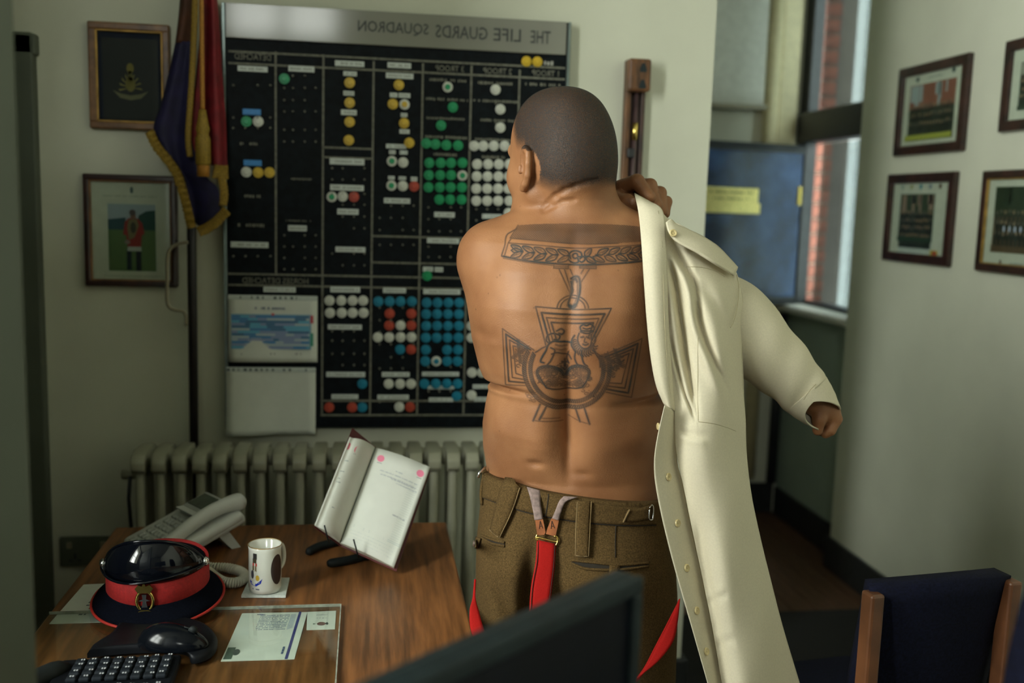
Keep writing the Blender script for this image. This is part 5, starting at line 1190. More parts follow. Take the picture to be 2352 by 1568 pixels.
stroke([(436,140),(390,165),(365,182),(354,212),(352,255),(333,322),(345,334),(420,345)], 4, .6, smooth=True); stroke([(395,212),(376,240),(352,330)], 4, .5)
stroke([(376,240),(600,254),(850,274),(1050,266),(1330,254)], 3.5, .5, smooth=True); stroke([(345,332),(500,358),(700,377),(850,386),(1000,384),(1200,374),(1330,364)], 5.5, .75, smooth=True); stroke([(345,345),(520,370),(700,390)], 3, .4)
def leaf(x, y, a, L, w_, ink=.75):
    c, s = math.cos(a), math.sin(a); R_ = lambda u, v: (x+c*u-s*v, y+s*u+c*v)
    stroke([R_(0,0),R_(L*.3,w_),R_(L*.7,w_*.8),R_(L,0),R_(L*.7,-w_*.8),R_(L*.3,-w_),R_(0,0)], 4.2, ink, smooth=True); stroke([R_(L*.1,0),R_(L*.85,0)], 3, ink*.6); stroke([R_(L*.45,w_*.4),R_(L*.9,0)], 5, ink*.6)
for k in range(5):
    x = 480+k*82; y = 296+k*7; leaf(x,y-4,math.pi+.42,90,17); leaf(x,y+6,math.pi-.42,90,17); stroke([(x,y),(x-14,y+1)], 7, .8)
for k in range(5):
    x = 1000+k*80; y = 322-k*4; leaf(x,y-6,-.45+math.pi*0-.0,88,17); leaf(x-30,y+10,.40,88,17); stroke([(x-8,y),(x+6,y)], 7, .8)
leaf(915,330,-.9,70,18); leaf(920,335,.5,80,17); leaf(400,290,0,70,14)
stroke([(815,345),(806,315),(825,295),(858,292),(888,305),(892,330),(868,330),(860,312),(838,312),(828,328),(845,345),(862,340),(870,365),(845,375),(815,365),(800,350)], 5, .8, smooth=True); stroke([(880,345),(905,330),(915,350),(895,368),(875,360)], 4.5, .75, smooth=True)
for x0, x1 in ((700,800),(880,992)): stroke([(x0,385),(x0,408),(x1,412),(x1,388)], 4, .5); stroke([(x0+5,396),(x1-5,400)], 6, .35)
for p_ in ([(735,412),(808,572)],[(772,414),(815,545)],[(948,412),(890,500)],[(905,416),(888,445)],[(812,418),(830,455)]): stroke(p_, 4, .5)
stroke([(818,480),(845,466),(876,478),(880,560),(858,650),(835,680),(805,672),(800,645),(815,600),(830,560),(818,500)], 7, .7, smooth=True); stroke([(830,488),(850,480),(862,500)], 10, .6); stroke([(815,600),(822,540),(828,500)], 10, .6); stroke([(802,660),(828,672),(850,655)], 10, .75); stroke([(866,500),(864,590),(845,650)], 5, .4)
for r in (108,86): stroke([(830+r*math.cos(t),682+r*.82*math.sin(t)) for t in np.linspace(math.pi,2*math.pi,20)], 4, .6)
for o_, wdt, a in ((0,4,.62),(42,5.5,.72),(78,4,.55),(112,5,.65)):
    stroke([(576+o_*.95,668+o_*.95),(830,690+o_*.85),(1095-o_*1.1,682+o_*.85)], wdt, a); stroke([(576+o_*.95,668+o_*.95),(646+o_*.65,930-o_*.3)], wdt, a); stroke([(1095-o_*1.1,682+o_*.85),(975-o_*.35,905-o_*.2)], wdt, a)
for o_, wdt, a in ((0,3.5,.5),(28,5.2,.75),(58,4,.6),(88,4,.55)):
    stroke([(345+o_*.85,828+o_*1.3),(357+o_*.9,1238-o_*1.1)], wdt, a); stroke([(357+o_*.9,1238-o_*1.1),(505,1222-o_*.75)], wdt, a); stroke([(345+o_*.85,828+o_*1.3),(565-o_*.9,965-o_*.1)], wdt, a)
for o_, wdt, a in ((0,3.8,.55),(30,6,.78),(62,4.5,.65),(92,4,.6)):
    stroke([(1312-o_,902+o_*1.05),(1242-o_*.8,1320-o_*1.2)], wdt, a); stroke([(1242-o_*.8,1320-o_*1.2),(1060,1262-o_*.75)], wdt, a); stroke([(1312-o_,902+o_*1.05),(1035+o_*.55,1000+o_*.45)], wdt, a)
for x0, y0, x1, y1 in ((605,1352,555,1472),(650,1362,598,1462),(845,1370,882,1480),(905,1358,948,1492)): stroke([(x0,y0),(x1,y1)], 6, .6)
stroke([(562,1470),(760,1482)], 3.5, .4); stroke([(600,1450),(740,1460)], 3.5, .35); stroke([(800,1450),(880,1478),(948,1492)], 3.5, .35)
arc = lambda r, t0, t1, n=60, cx=790, cy=1100: [(cx+r*math.cos(t),cy+r*.98*math.sin(t)) for t in np.linspace(t0,t1,n)]
for r, wdt, a in ((305,4,.6),(282,3.2,.5),(262,3.2,.5),(240,3.5,.55)): stroke(arc(r,-.42,math.pi+.45), wdt, a)
for r0, r1 in ((240,262),(282,305)):
    for t in np.linspace(-.4,math.pi+.42,74): stroke([(790+r0*math.cos(t),1100+r0*.98*math.sin(t)),(790+r1*math.cos(t+.06),1100+r1*.98*math.sin(t+.06))], 5, .62)
stroke([(575,980),(620,950),(655,935)], 4, .6); stroke([(960,960),(1000,990),(1030,1010)], 4, .6)
# lion, crown and scroll detail
rs = np.random.default_rng(5)
def squig(cx, cy, rx, ry, n, wdt=3.6, a=.6):
    for _ in range(n):
        x, y = cx+rs.normal(0,rx*.5), cy+rs.normal(0,ry*.5); t = rs.uniform(0,6.28); r = rs.uniform(8,18); stroke([(x+r*math.cos(t+s),y+r*.7*math.sin(t+s)) for s in np.linspace(0,rs.uniform(2.5,5.2),8)], wdt, a*rs.uniform(.7,1.1))
CRP = lambda pts: [(60.3+x*1.683, 241.3+y*1.683) for x, y in pts]
def cs_(pts, wdt=4.6, a=.72, smooth=True): stroke(CRP(pts), wdt, a, smooth=smooth)
# crowned lion: head, mane, body, tail, legs
cs_([(492,352),(488,336),(500,326),(514,330),(528,324),(542,334),(540,350),(492,352)]); cs_([(500,340),(514,344),(530,340)], 3.6); cs_([(490,356),(516,362),(542,354)], 5)
cs_([(484,362),(478,382),(482,404),(496,420),(512,424),(528,412),(534,390),(532,366)], 4); cs_([(492,378),(502,376)], 5.5); cs_([(514,376),(524,380)], 5.5); cs_([(508,380),(505,396),(514,398)], 4); cs_([(500,406),(510,409),(520,404)], 5)
for k in range(15):
    t = .25+k*.21; cs_([(507+32*math.cos(t),392+30*math.sin(t)),(507+44*math.cos(t+.15),398+46*math.sin(t+.15)),(507+52*math.cos(t-.05),402+54*math.sin(t-.05))], 3.8, .62)
cs_([(466,372),(456,388),(452,410),(462,428),(470,440)], 5); cs_([(546,366),(550,390),(540,415),(548,440),(566,470),(570,500)], 4.2, .65)
cs_([(455,402),(430,398),(405,396),(378,394),(358,408),(348,432),(336,452),(326,476),(340,482)], 5.4, .78); cs_([(372,446),(392,440),(415,446),(440,452),(452,470)], 4.6); cs_([(368,420),(384,430),(378,452),(366,476),(352,494),(372,496)], 4.6)
cs_([(362,402),(350,390),(356,370),(380,362),(404,372),(398,388),(382,386)], 5.2); cs_([(392,352),(410,344),(422,354),(414,366),(400,362)], 5.6)
cs_([(470,436),(466,462),(474,486),(490,498)], 4.8); cs_([(494,432),(496,462),(504,486),(518,496)], 4.8); cs_([(440,440),(432,466),(442,488)], 4.4)
cs_([(388,408),(410,414),(432,412)], 6, .4); cs_([(386,424),(408,430),(430,428)], 6, .35)
# royal crown below the lion, with pearls
for p_ in ([(322,540),(312,520),(320,502),(346,494),(380,498),(408,512),(420,530)],[(430,530),(442,510),(472,494),(504,496),(524,510),(522,536)],[(322,540),(336,566),(350,588)],[(522,536),(512,562),(496,586)],[(350,588),(384,596),(424,598),(464,595),(496,586)]): cs_(p_, 5, .7)
for p_ in ([(322,540),(312,520),(320,502),(346,494),(380,498),(408,512),(420,530)],[(430,530),(442,510),(472,494),(504,496),(524,510),(522,536)]):
    for x, y in spline(p_, 17): stroke(ellipse(60.3+x*1.683,241.3+(y+6)*1.683,7,7,8), 4.2, .75, closed=True)
    for x, y in spline(p_, 13): stroke(ellipse(60.3+x*1.683,241.3+(y+17)*1.683,6,6,8), 3.6, .55, closed=True)
cs_([(425,470),(425,500)], 7); cs_([(414,482),(436,482)], 7); cs_([(416,506),(425,516),(434,506)], 5)
squig(672,1140,80,62,64,3.2,.52); squig(868,1140,80,62,64,3.2,.52); squig(770,1110,50,50,26,3.2,.5); squig(670,1195,80,30,26,3.2,.45); squig(870,1195,80,30,26,3.2,.45); squig(770,1215,150,18,34,3.2,.5)
squig(1120,1070,60,60,30,3.8,.6); squig(470,1010,50,60,22,3.6,.55); squig(560,1300,60,30,16,3.4,.4); squig(960,1270,60,30,16,3.4,.4)
for x0, y0, x1, y1 in ((1035,1010,1190,1090),(1120,965,1160,1080),(415,1030,520,945),(455,905,470,1060)):
    for t in np.linspace(0,1,14):
        x, y = x0+(x1-x0)*t, y0+(y1-y0)*t; stroke([(x-9,y-6),(x+9,y+6)], 4, .6)
    stroke([(x0-8,y0+8),(x1-8,y1+8)], 3.2, .5); stroke([(x0+8,y0-8),(x1+8,y1-8)], 3.2, .5)
INK *= (.86+.14*np.sin(np.arange(ny_)[:,None]*.07)*np.cos(np.arange(nx_)[None]*.05)).astype(np.float32)
need = INK > .02; need[:-1] |= INK[1:] > .02; need[1:] |= INK[:-1] > .02; need[:,1:] |= INK[:,:-1] > .02; need[:,:-1] |= INK[:,1:] > .02
TI = np.full((ny_,nx_), -1, np.int64); TP = []; TA = []; wv = Vector(wd_)
for i, j in np.argwhere(need):
    q = M3(1040+(SX0+ST_*j)*.33163, 480+(SY0+ST_*i)*.33163, -.125); q[1] = -.30; o_ = toW(q)
    hit, n_, _, _ = bvh.ray_cast(Vector(o_), wv, .6)
    if hit is None or n_.dot(wv) > -.1: continue
    TI[i,j] = len(TP); TP.append(np.array(hit)+np.array(n_)*.0007); TA.append(INK[i,j])
Q = np.stack([TI[:-1,:-1],TI[1:,:-1],TI[1:,1:],TI[:-1,1:]], -1).reshape(-1,4); Q = Q[(Q >= 0).all(1)]
tt_ = overlay('tattoo', np.array(TP), Q, np.array(TA)*1.0, 'tattoo_ink'); tt_['label'] = 'faded blue black medal tattoo across the back'

# thumb nail of the hand holding the collar
b = bmesh.new(); bmesh.ops.create_uvsphere(b, u_segments=14, v_segments=8, radius=1); pts = np.array([v.co[:] for v in b.verts]); b.verts.index_update(); fs = [[v.index for v in f_.verts] for f_ in b.faces]; b.free()
n0 = M3(1453,463,.0195); obj('thumb_nail', MB().add(toW(n0+pts*np.array((.0065,.0035,.0075))), fs), 'nail', person, True)

# ---- trousers
Tq = Field((-.27,-.24,.0), (.30,.25,1.07), .0042)
TR_ = [(1060,1103,1530),(1100,1104,1530),(1150,1102,1532),(1200,1097,1536),(1250,1092,1545),(1300,1090,1556),(1360,1089,1560),(1450,1092,1560),(1560,1100,1556)]
z_ = np.array([M3(1310,y)[2] for y,_,_ in TR_])[::-1]; l_ = np.array([M3(l,y)[0] for y,l,_ in TR_])[::-1]; rr_ = np.array([M3(r,y)[0] for y,_,r in TR_])[::-1]
ztop = z_[-1]; zbot = z_[0]
sl, (X,Y,Z) = Tq.win((-.27,-.24,zbot-.02), (.30,.25,1.07)); zz = Z.ravel()
a_ = np.interp(zz,z_,(rr_-l_)/2)[None,None]; cu = np.interp(zz,z_,(rr_+l_)/2)[None,None]; bb_ = np.interp(zz,[M3(1310,y)[2] for y in (1560,1400,1280,1180,1080)],[.150,.166,.166,.148,.138])[None,None]; cw = .04
f = ((np.abs((X-cu)/a_)**2.3+np.abs((Y-cw)/bb_)**2.3)**(1/2.3)-1)*np.minimum(a_,bb_)*.95
z2 = lambda y: M3(1310,y,-.13)[2]; u2 = lambda x, y: M3(x,y,-.13)[0]; bk = np.clip(-Y/.05,0,1)
cx_ = np.interp(zz,[z2(1560),z2(1400),z2(1290),z2(1180)],[u2(1212,1560),u2(1214,1400),u2(1224,1290),u2(1258,1180)])[None,None]
cd_ = np.interp(zz,[z2(1560),z2(1440),z2(1340),z2(1270),z2(1200)],[.050,.046,.030,.008,.001])[None,None]
f = f+bk*cd_*gs(X-cx_,.019)
f = f-bk*.010*gs(X-u2(1150,1330),.05)*gs(Z-z2(1330),.06)-bk*.018*gs(X-u2(1400,1330),.075)*gs(Z-z2(1340),.07)
f = f+bk*.004*np.sin((X*90+Z*30))*gs(X-u2(1160,1450),.05)*gs(Z-z2(1450),.06)
f = f+.004*gs(Z-z2(1197)-.12*(X-u2(1250,1197)),.004)*bk*0
Tq.join(sl, f.astype(np.float32), .0)
for lx, ly, r0, r1 in (((1152,1540),(1160,1560),.070,.058),((1420,1540),(1400,1560),.100,.068)):
    c = M3(*lx,.03); Tq.cap(c, np.array((c[0],.02,.05)), r0, r1, .02)
pA, pB, pC = M3(1113,1090,-.02), M3(1325,1143,-.105), M3(1512,1152,-.03)
nrm_ = np.cross(pB-pA, pC-pA); nrm_ = nrm_ if nrm_[2] > 0 else -nrm_; nrm_ /= np.linalg.norm(nrm_)
sl, (X,Y,Z) = Tq.win((-.27,-.24,.95),(.30,.25,1.07)); pl_ = (X-pA[0])*nrm_[0]+(Y-pA[1])*nrm_[1]+(Z-pA[2])*nrm_[2]; Tq.A[sl] = np.maximum(Tq.A[sl], pl_)
V2, F2 = Tq.nets(); V2 = relax(V2, F2, 2); trW = toW(V2)
trs = link('trousers', np_mesh('trousers', trW, F2), 'trouser_wool', person); trs['label'] = 'brown wool uniform trousers with wide belt loops'
tbv = BVHTree.FromPolygons([tuple(q) for q in trW], [tuple(int(i) for i in q) for q in F2])
def on_tr(px, py, off=.002, bv=None):
    d = Vector(ray(px,py)).normalized(); hit, n_, _, _ = (bv or tbv).ray_cast(Vector(CAM), d, 4.0)
    if hit is None: q = P(px,py,1.86); return np.array(q)
    return np.array(hit)+np.array(n_)*off if n_.dot(d) < 0 else np.array(hit)-np.array(n_)*off
def patch(name, L_, R_, n, m, off, m_name, parent, th=.0016, bow=0.0, lift=None):
    """cloth strip between two pixel edges, lying off the surface below it"""
    A_, B2 = spline(L_, n), spline(R_, n); G = []
    for i in range(n):
        G.append([on_tr(*(A_[i]*(1-j/(m-1))+B2[i]*j/(m-1)), off=off+bow*math.sin(math.pi*j/(m-1))+(lift(i/(n-1)) if lift else 0)) for j in range(m)])
    G = np.array(G)
    for _ in range(2): G[1:-1] = .5*G[1:-1]+.25*(G[:-2]+G[2:])
    o = obj(name, MB().grid(G), m_name, parent, True); sd = o.modifiers.new('t','SOLIDIFY'); sd.thickness = th; sd.offset = 0; return o
def seam(name, px, r, m_name, parent, off=.0008, n=40): return obj(name, MB().tube([on_tr(*q, off=off) for q in spline(px, n)], r, 6), m_name, parent, True)
wbn = patch('waistband', [(1114,1093),(1165,1106),(1225,1124),(1320,1147),(1420,1162),(1500,1166)], [(1107,1140),(1160,1158),(1222,1177),(1320,1195),(1420,1204),(1505,1204)], 44, 8, .0035, 'trouser_wool', trs, .003)
seam('waist_seam', [(1107,1141),(1160,1160),(1222,1179),(1320,1197),(1420,1206),(1505,1206)], .0012, 'trouser_dark', trs, .002)
patch('belt_loop', [(1160,1106),(1146,1160),(1134,1216)], [(1197,1120),(1180,1172),(1153,1234)], 18, 6, .0085, 'trouser_wool', trs, .003, .003)
patch('belt_loop', [(1327,1148),(1324,1210),(1324,1276)], [(1356,1152),(1353,1215),(1351,1279)], 18, 6, .0085, 'trouser_wool', trs, .003, .002)
for px in ([(1326,1150),(1323,1212),(1323,1276)],[(1357,1153),(1354,1215),(1352,1279)],[(1198,1121),(1181,1173),(1154,1235)]): seam('loop_stitching', px, .0011, 'trouser_stitch', trs, .0095, 24)
seam('loop_stitching', [(1324,1275),(1337,1277),(1351,1278)], .0014, 'trouser_stitch', trs, .0105, 8); seam('loop_stitching', [(1134,1217),(1144,1226),(1153,1234)], .0014, 'trouser_stitch', trs, .0105, 8)
seam('centre_seam', [(1261,1136),(1258,1160),(1254,1186)], .0012, 'trouser_dark', trs, .005, 12)
seam('back_dart', [(1414,1207),(1413,1240),(1413,1280)], .0010, 'trouser_dark', trs, .0012, 16)
def pocket(up_, lo_, nm):
    pk_ = patch(nm, up_, lo_, 30, 4, .0012, 'trouser_dark', trs, .0008)
    for e in (up_, lo_): obj('pocket_welt', MB().tube([on_tr(*q, off=.0022) for q in spline(e, 30)], .0026, 8), 'trouser_wool', pk_, True)
pocket([(1312,1286),(1360,1291),(1420,1297),(1490,1292)], [(1314,1294),(1350,1306),(1420,1308),(1488,1300)], 'hip_pocket')
pocket([(1108,1229),(1130,1238),(1160,1246)], [(1110,1235),(1132,1248),(1160,1254)], 'hip_pocket')
def button(px, py, r, off, bv, m_name, parent, name='button'):
    d = Vector(ray(px,py)).normalized(); hit, n_, _, _ = bv.ray_cast(Vector(CAM), d, 4.0); n_ = n_ if n_.dot(d) < 0 else -n_
    R = np.array(n_.to_track_quat('Z','Y').to_matrix()); return obj(name, MB().lathe([(0,.0012),(r*.35,.0012),(r*.6,.002),(r*.8,.0032),(r,.0022),(r,0)], np.array(hit)+np.array(n_)*off, 20, R).lathe([(0,.0024),(r*.16,.0022),(r*.2,.001)], np.array(hit)+np.array(n_)*off, 8, R), m_name, parent, True)
patch('pocket_tab', [(1399,1298),(1398,1320),(1400,1340)], [(1422,1299),(1420,1320),(1416,1340)], 10, 4, .004, 'trouser_wool', trs); button(1411,1323,.0088,.006,tbv,'button_horn',trs)
patch('pocket_tab', [(1098,1232),(1094,1250),(1092,1258)], [(1108,1236),(1104,1252),(1099,1260)], 8, 4, .004, 'trouser_wool', trs); button(1097,1248,.006,.006,tbv,'button_horn',trs)
adj = patch('side_strap', [(1437,1170),(1460,1167),(1490,1160)], [(1428,1196),(1460,1196),(1490,1190)], 14, 5, .008, 'trouser_wool', trs, .003)
seam('side_strap_end', [(1441,1168),(1434,1182),(1427,1198)], .0018, 'trouser_stitch', trs, .010, 8)
bk_ = [on_tr(x,y,off=.012) for x,y in ((1482,1164),(1488,1160),(1490,1165),(1489,1188),(1485,1192),(1481,1188),(1482,1166))]
obj('side_buckle', MB().tube(spline(bk_,28), .0013, 8), 'chrome', trs, True)
obj('side_buckle', MB().tube([on_tr(x,y,off=.010) for x,y in ((1113,1084),(1111,1090),(1110,1096))], .003, 8), 'chrome', trs, True)
lp = [M3(1112,1090,-.01),M3(1107,1112,-.012),M3(1105,1135,-.012),M3(1107,1158,-.012)]
obj('side_tab', MB().tube([toW(q) for q in spline(lp,14)], .0035, 8, flat=2.2), 'trouser_wool', trs, True)

# ---- braces hanging from the waist
br = bpy.data.objects.new('braces', None); COL.objects.link(br); br.parent = person; br.matrix_parent_inverse = Matrix.Translation(-Vector(ORIGIN['person'])); br['label'] = 'bright red braces hanging down from leather tabs'
def ribbon(name, L_, R_, deps, m_name, parent, th=.0018, n=30, m=5):
    A_, B2 = spline(L_, n), spline(R_, n); D_ = np.interp(np.linspace(0,1,n), np.linspace(0,1,len(deps)), deps)
    G = [[P(*(A_[i]*(1-j/(m-1))+B2[i]*j/(m-1)), D_[i]-.0012*math.sin(math.pi*j/(m-1))) for j in range(m)] for i in range(n)]
    o = obj(name, MB().grid(G), m_name, parent, True); sd = o.modifiers.new('t','SOLIDIFY'); sd.thickness = th; sd.offset = 0; return o
dT = lambda x, y: depth_of(on_tr(x, y, 0))
ribbon('back_strap', [(1233,1239),(1230,1290),(1220,1345),(1216,1400),(1215,1470),(1216,1568)], [(1277,1249),(1274,1300),(1268,1350),(1262,1400),(1260,1470),(1262,1568)], [dT(1250,1245)-.014,dT(1250,1245)-.024,dT(1250,1245)-.030,dT(1250,1245)-.034,dT(1250,1245)-.036,dT(1250,1245)-.036], 'strap_red', br)
for e in ([(1236,1243),(1233,1290),(1223,1345),(1219,1400),(1218,1470)],[(1274,1250),(1271,1300),(1265,1350),(1259,1400),(1257,1470)]):
    ribbon('stitching', e, [(x+1.2,y) for x,y in e], [dT(1250,1245)-.0155,dT(1250,1245)-.026,dT(1250,1245)-.032,dT(1250,1245)-.0362,dT(1250,1245)-.0382], 'thread_dark', br, .0004)
dd0 = [dT(1225,1130)-.003,dT(1232,1150)-.010,dT(1240,1180)-.012,dT(1240,1180)-.013]
ribbon('suede_tab', [(1210,1118),(1217,1140),(1224,1170),(1228,1194)], [(1243,1127),(1241,1150),(1244,1172),(1247,1192)], dd0, 'strap_suede', br, .003)
ribbon('suede_tab', [(1295,1140),(1284,1152),(1276,1172),(1268,1190)], [(1328,1141),(1300,1152),(1289,1175),(1283,1195)], [dT(1310,1150)-.004,dT(1295,1160)-.010,dT(1280,1180)-.013,dT(1280,1180)-.014], 'strap_suede', br, .003)
def flatpoly(name, px, dep, th, m_name, parent):
    q = [P(x,y,dep) for x,y in px]; n = len(q); nn = np.cross(q[1]-q[0], q[2]-q[0]); nn /= np.linalg.norm(nn); nn = nn if nn@ray(1250,1200) < 0 else -nn
    return obj(name, MB().add(q+[p-nn*th for p in q], [tuple(range(n)),tuple(range(n,2*n))[::-1]]+[(k,(k+1)%n,n+(k+1)%n,n+k) for k in range(n)]), m_name, parent)
dL = dT(1250,1215)-.013
for t_ in ([(1229,1194),(1237,1184),(1247,1192),(1253,1222),(1250,1228),(1234,1229)],[(1266,1192),(1276,1186),(1284,1194),(1276,1232),(1254,1226),(1256,1218)]):
    lt = flatpoly('leather_tab', t_, dL-.003, .004, 'leather_tan', br)
    cx, cy = np.mean(t_,0)
    for e in ([(cx-3,cy+6),(cx-1,cy-12)],[(cx-1,cy-12),(cx+5,cy+5)],[(cx-2,cy),(cx+3,cy)]): obj('stitch', MB().tube([P(*q,dL-.0035) for q in e], .0006, 5), 'thread_dark', lt)
bc = [P(x,y,dL-.003) for x,y in ((1234,1227),(1231,1235),(1235,1241),(1233,1234),(1256,1239),(1278,1244),(1281,1238),(1278,1232),(1273,1231),(1279,1233),(1282,1240),(1279,1248),(1277,1252))]
obj('brass_clasp', MB().tube(spline(bc,60), .0019, 8), 'brass', br, True)
dS = 1.90
ribbon('front_strap', [(1090,1330),(1086,1372),(1079,1400),(1080,1440),(1092,1480),(1105,1530)], [(1093,1330),(1092,1372),(1100,1404),(1110,1440),(1123,1470),(1140,1530)], [dS,dS-.02,dS-.04,dS-.06,dS-.08,dS-.09], 'strap_red', br)
ribbon('front_strap', [(1559,1378),(1540,1424),(1515,1472),(1490,1520),(1462,1560),(1450,1580)], [(1562,1374),(1556,1430),(1545,1475),(1510,1520),(1470,1552),(1455,1572)], [1.86,1.83,1.80,1.78,1.77,1.77], 'strap_red', br)
ribbon('front_strap', [(1557,1384),(1532,1432),(1502,1490),(1478,1535),(1450,1570)], [(1559,1384),(1536,1434),(1508,1490),(1483,1538),(1456,1574)], [1.865,1.84,1.815,1.80,1.79], 'strap_red', br)

# ---- shirt
shirt_dep = 1.79
def dg(ctrl, n, m, bump=None):
    """control net of (px, py, depth)"""
    G = spline_grid(ctrl, n, m); out = np.zeros((n,m,3))
    for i in range(n):
        for j in range(m): out[i,j] = P(G[i,j,0], G[i,j,1], G[i,j,2]+(bump(G[i,j,0], G[i,j,1]) if bump else 0))
    return out
# main panel: shoulder, hanging body
S = [ # y-rows from shoulder down: five points across
 [(1524,492,1.850),(1538,504,1.845),(1570,520,1.835),(1618,548,1.855),(1668,590,1.885)],
 [(1528,545,1.806),(1552,556,1.814),(1590,575,1.818),(1640,600,1.835),(1692,628,1.880)],
 [(1531,620,1.790),(1556,630,1.800),(1596,640,1.800),(1648,660,1.812),(1706,690,1.875)],
 [(1534,700,1.788),(1562,705,1.796),(1602,712,1.790),(1655,730,1.800),(1706,752,1.870)],
 [(1538,780,1.786),(1566,785,1.794),(1602,790,1.780),(1655,800,1.790),(1704,822,1.860)],
 [(1543,860,1.784),(1572,862,1.790),(1606,864,1.774),(1658,872,1.785),(1706,884,1.850)],
 [(1549,940,1.782),(1578,944,1.780),(1610,948,1.768),(1662,956,1.782),(1712,962,1.845)],
 [(1553,1030,1.786),(1584,1032,1.770),(1622,1036,1.764),(1668,1042,1.785),(1715,1046,1.845)],
 [(1572,1125,1.790),(1604,1128,1.770),(1640,1130,1.764),(1684,1134,1.790),(1726,1138,1.850)],
 [(1592,1225,1.792),(1622,1228,1.771),(1656,1230,1.765),(1702,1232,1.795),(1746,1234,1.855)],
 [(1614,1330,1.792),(1642,1332,1.772),(1676,1334,1.766),(1724,1335,1.798),(1771,1336,1.860)],
 [(1636,1440,1.790),(1662,1442,1.770),(1694,1444,1.765),(1746,1444,1.800),(1799,1444,1.862)],
 [(1660,1580,1.788),(1684,1580,1.768),(1716,1580,1.764),(1776,1580,1.802),(1840,1580,1.865)]]
FOLD = [ # (pixel line, depth of the valley, its half width, ridge on its left)
 ([(1546,566),(1562,593),(1594,651),(1608,738),(1632,808),(1672,902)], .017, 9, .013),
 ([(1536,592),(1549,640),(1562,720),(1574,800),(1588,880),(1602,958)], .015, 8, .011),
 ([(1572,566),(1612,588),(1658,618),(1690,640)], .014, 9, .0),
 ([(1600,650),(1640,690),(1668,760),(1690,850)], .006, 14, .006),
 ([(1539,773),(1555,840),(1574,905),(1596,962)], .010, 4, .004),
 ([(1560,985),(1590,1000),(1625,1004)], .005, 6, .003),
 ([(1600,1180),(1618,1290),(1640,1400),(1668,1560)], .007, 10, .004),
 ([(1622,1385),(1650,1372),(1672,1362)], .004, 6, .002),
 ([(1640,1490),(1668,1470),(1690,1466)], .004, 6, .002)]
FL = [(spline(p, 60), a, w_, r) for p, a, w_, r in FOLD]
def folds(x, y):
    out = 0.0
    for Q_, a, w_, r in FL:
        d = Q_-np.array((x, y)); dd = np.hypot(d[:,0], d[:,1]); k = int(dd.argmin()); e = min(1, min(k, 59-k)/10+.15); side = d[k,0]
        out += e*(a*math.exp(-(dd[k]/w_)**2)-(r*math.exp(-((dd[k]-w_*1.9)/(w_*1.3))**2) if side > 0 else 0))
    return out+.0025*math.sin(x*.05+y*.012)
def shirt_part(name, G, m='shirt_cloth', parent=None, th=.0016):
    o = obj(name, MB().grid(G), m, parent, True); sd = o.modifiers.new('t','SOLIDIFY'); sd.thickness = th; sd.offset = 0; return o
GS = dg(S, 150, 70, folds)
shirt = shirt_part('shirt', GS, parent=person); shirt['label'] = 'cream cotton shirt half on, held by the collar'
sbv = BVHTree.FromPolygons([tuple(q) for q in GS.reshape(-1,3)], [(i*70+j, i*70+j+1, (i+1)*70+j+1, (i+1)*70+j) for i in range(149) for j in range(69)])
# far side of the hanging body, so that the shirt has depth
shirt_part('shirt_front', dg([[(x0,y,1.93) if k == 0 else (x,y,d) for k,(x,y,d) in enumerate(((x0,y,1.84),((x0+x1)/2,y,1.90),(x1,y,1.865)))] for x0,x1,y in ((1556,1700,700),(1560,1708,880),(1562,1712,1046),(1600,1744,1234),(1640,1797,1444),(1664,1836,1580))], 40, 16), parent=shirt)
# collar folded over and held by the hand
CL = [(1457,444),(1467,490),(1474,560),(1480,650),(1487,745),(1496,825),(1508,885),(1526,928)]; CR = [(1490,462),(1522,486),(1529,560),(1532,650),(1535,745),(1540,825),(1545,890),(1549,944)]
Dp = [1.905,1.845,1.782,1.770,1.768,1.768,1.770,1.776]
ctrl = [[(*l,d+.006),((l[0]*.62+r[0]*.38),(l[1]*.62+r[1]*.38),d-.004),((l[0]*.3+r[0]*.7),(l[1]*.3+r[1]*.7),d-.002),(*r,d+.008)] for l, r, d in zip(CL, CR, Dp)]
collar = shirt_part('collar', dg(ctrl, 60, 16), parent=shirt, th=.003)
shirt_part('collar_underside', dg([[(1453,490,1.90),(1466,488,1.895),(1474,492,1.88)],[(1455,503,1.885),(1468,503,1.88),(1478,506,1.865)],[(1458,514,1.87),(1470,516,1.862),(1480,520,1.85)]], 12, 8), parent=collar)
def sline(name, px, deps, parent, r=.0007, m='trouser_stitch'):
    Q = spline(px, 40); D_ = np.interp(np.linspace(0,1,40), np.linspace(0,1,len(deps)), deps); return obj(name, MB().tube([P(*q,d) for q,d in zip(Q,D_)], r, 5), m, parent, True)
sline('collar_stitching', [(1512,484),(1521,560),(1524,650),(1527,745),(1532,825),(1538,890),(1543,930)], [1.8445,1.781,1.7685,1.7665,1.7665,1.7685,1.774], collar, .0006, 'shirt_seam')
# shoulder strap with button
ep = shirt_part('epaulette', dg([[(1530,510,1.792),(1541,504,1.802),(1553,516,1.814)],[(1536,533,1.784),(1550,526,1.790),(1568,522,1.810)],[(1555,556,1.784),(1578,545,1.796),(1604,538,1.832)],[(1600,580,1.788),(1622,566,1.808),(1645,563,1.850)],[(1644,607,1.798),(1662,595,1.832),(1676,594,1.872)],[(1685,632,1.842),(1691,622,1.866),(1694,614,1.895)]], 30, 10), parent=shirt, th=.003)
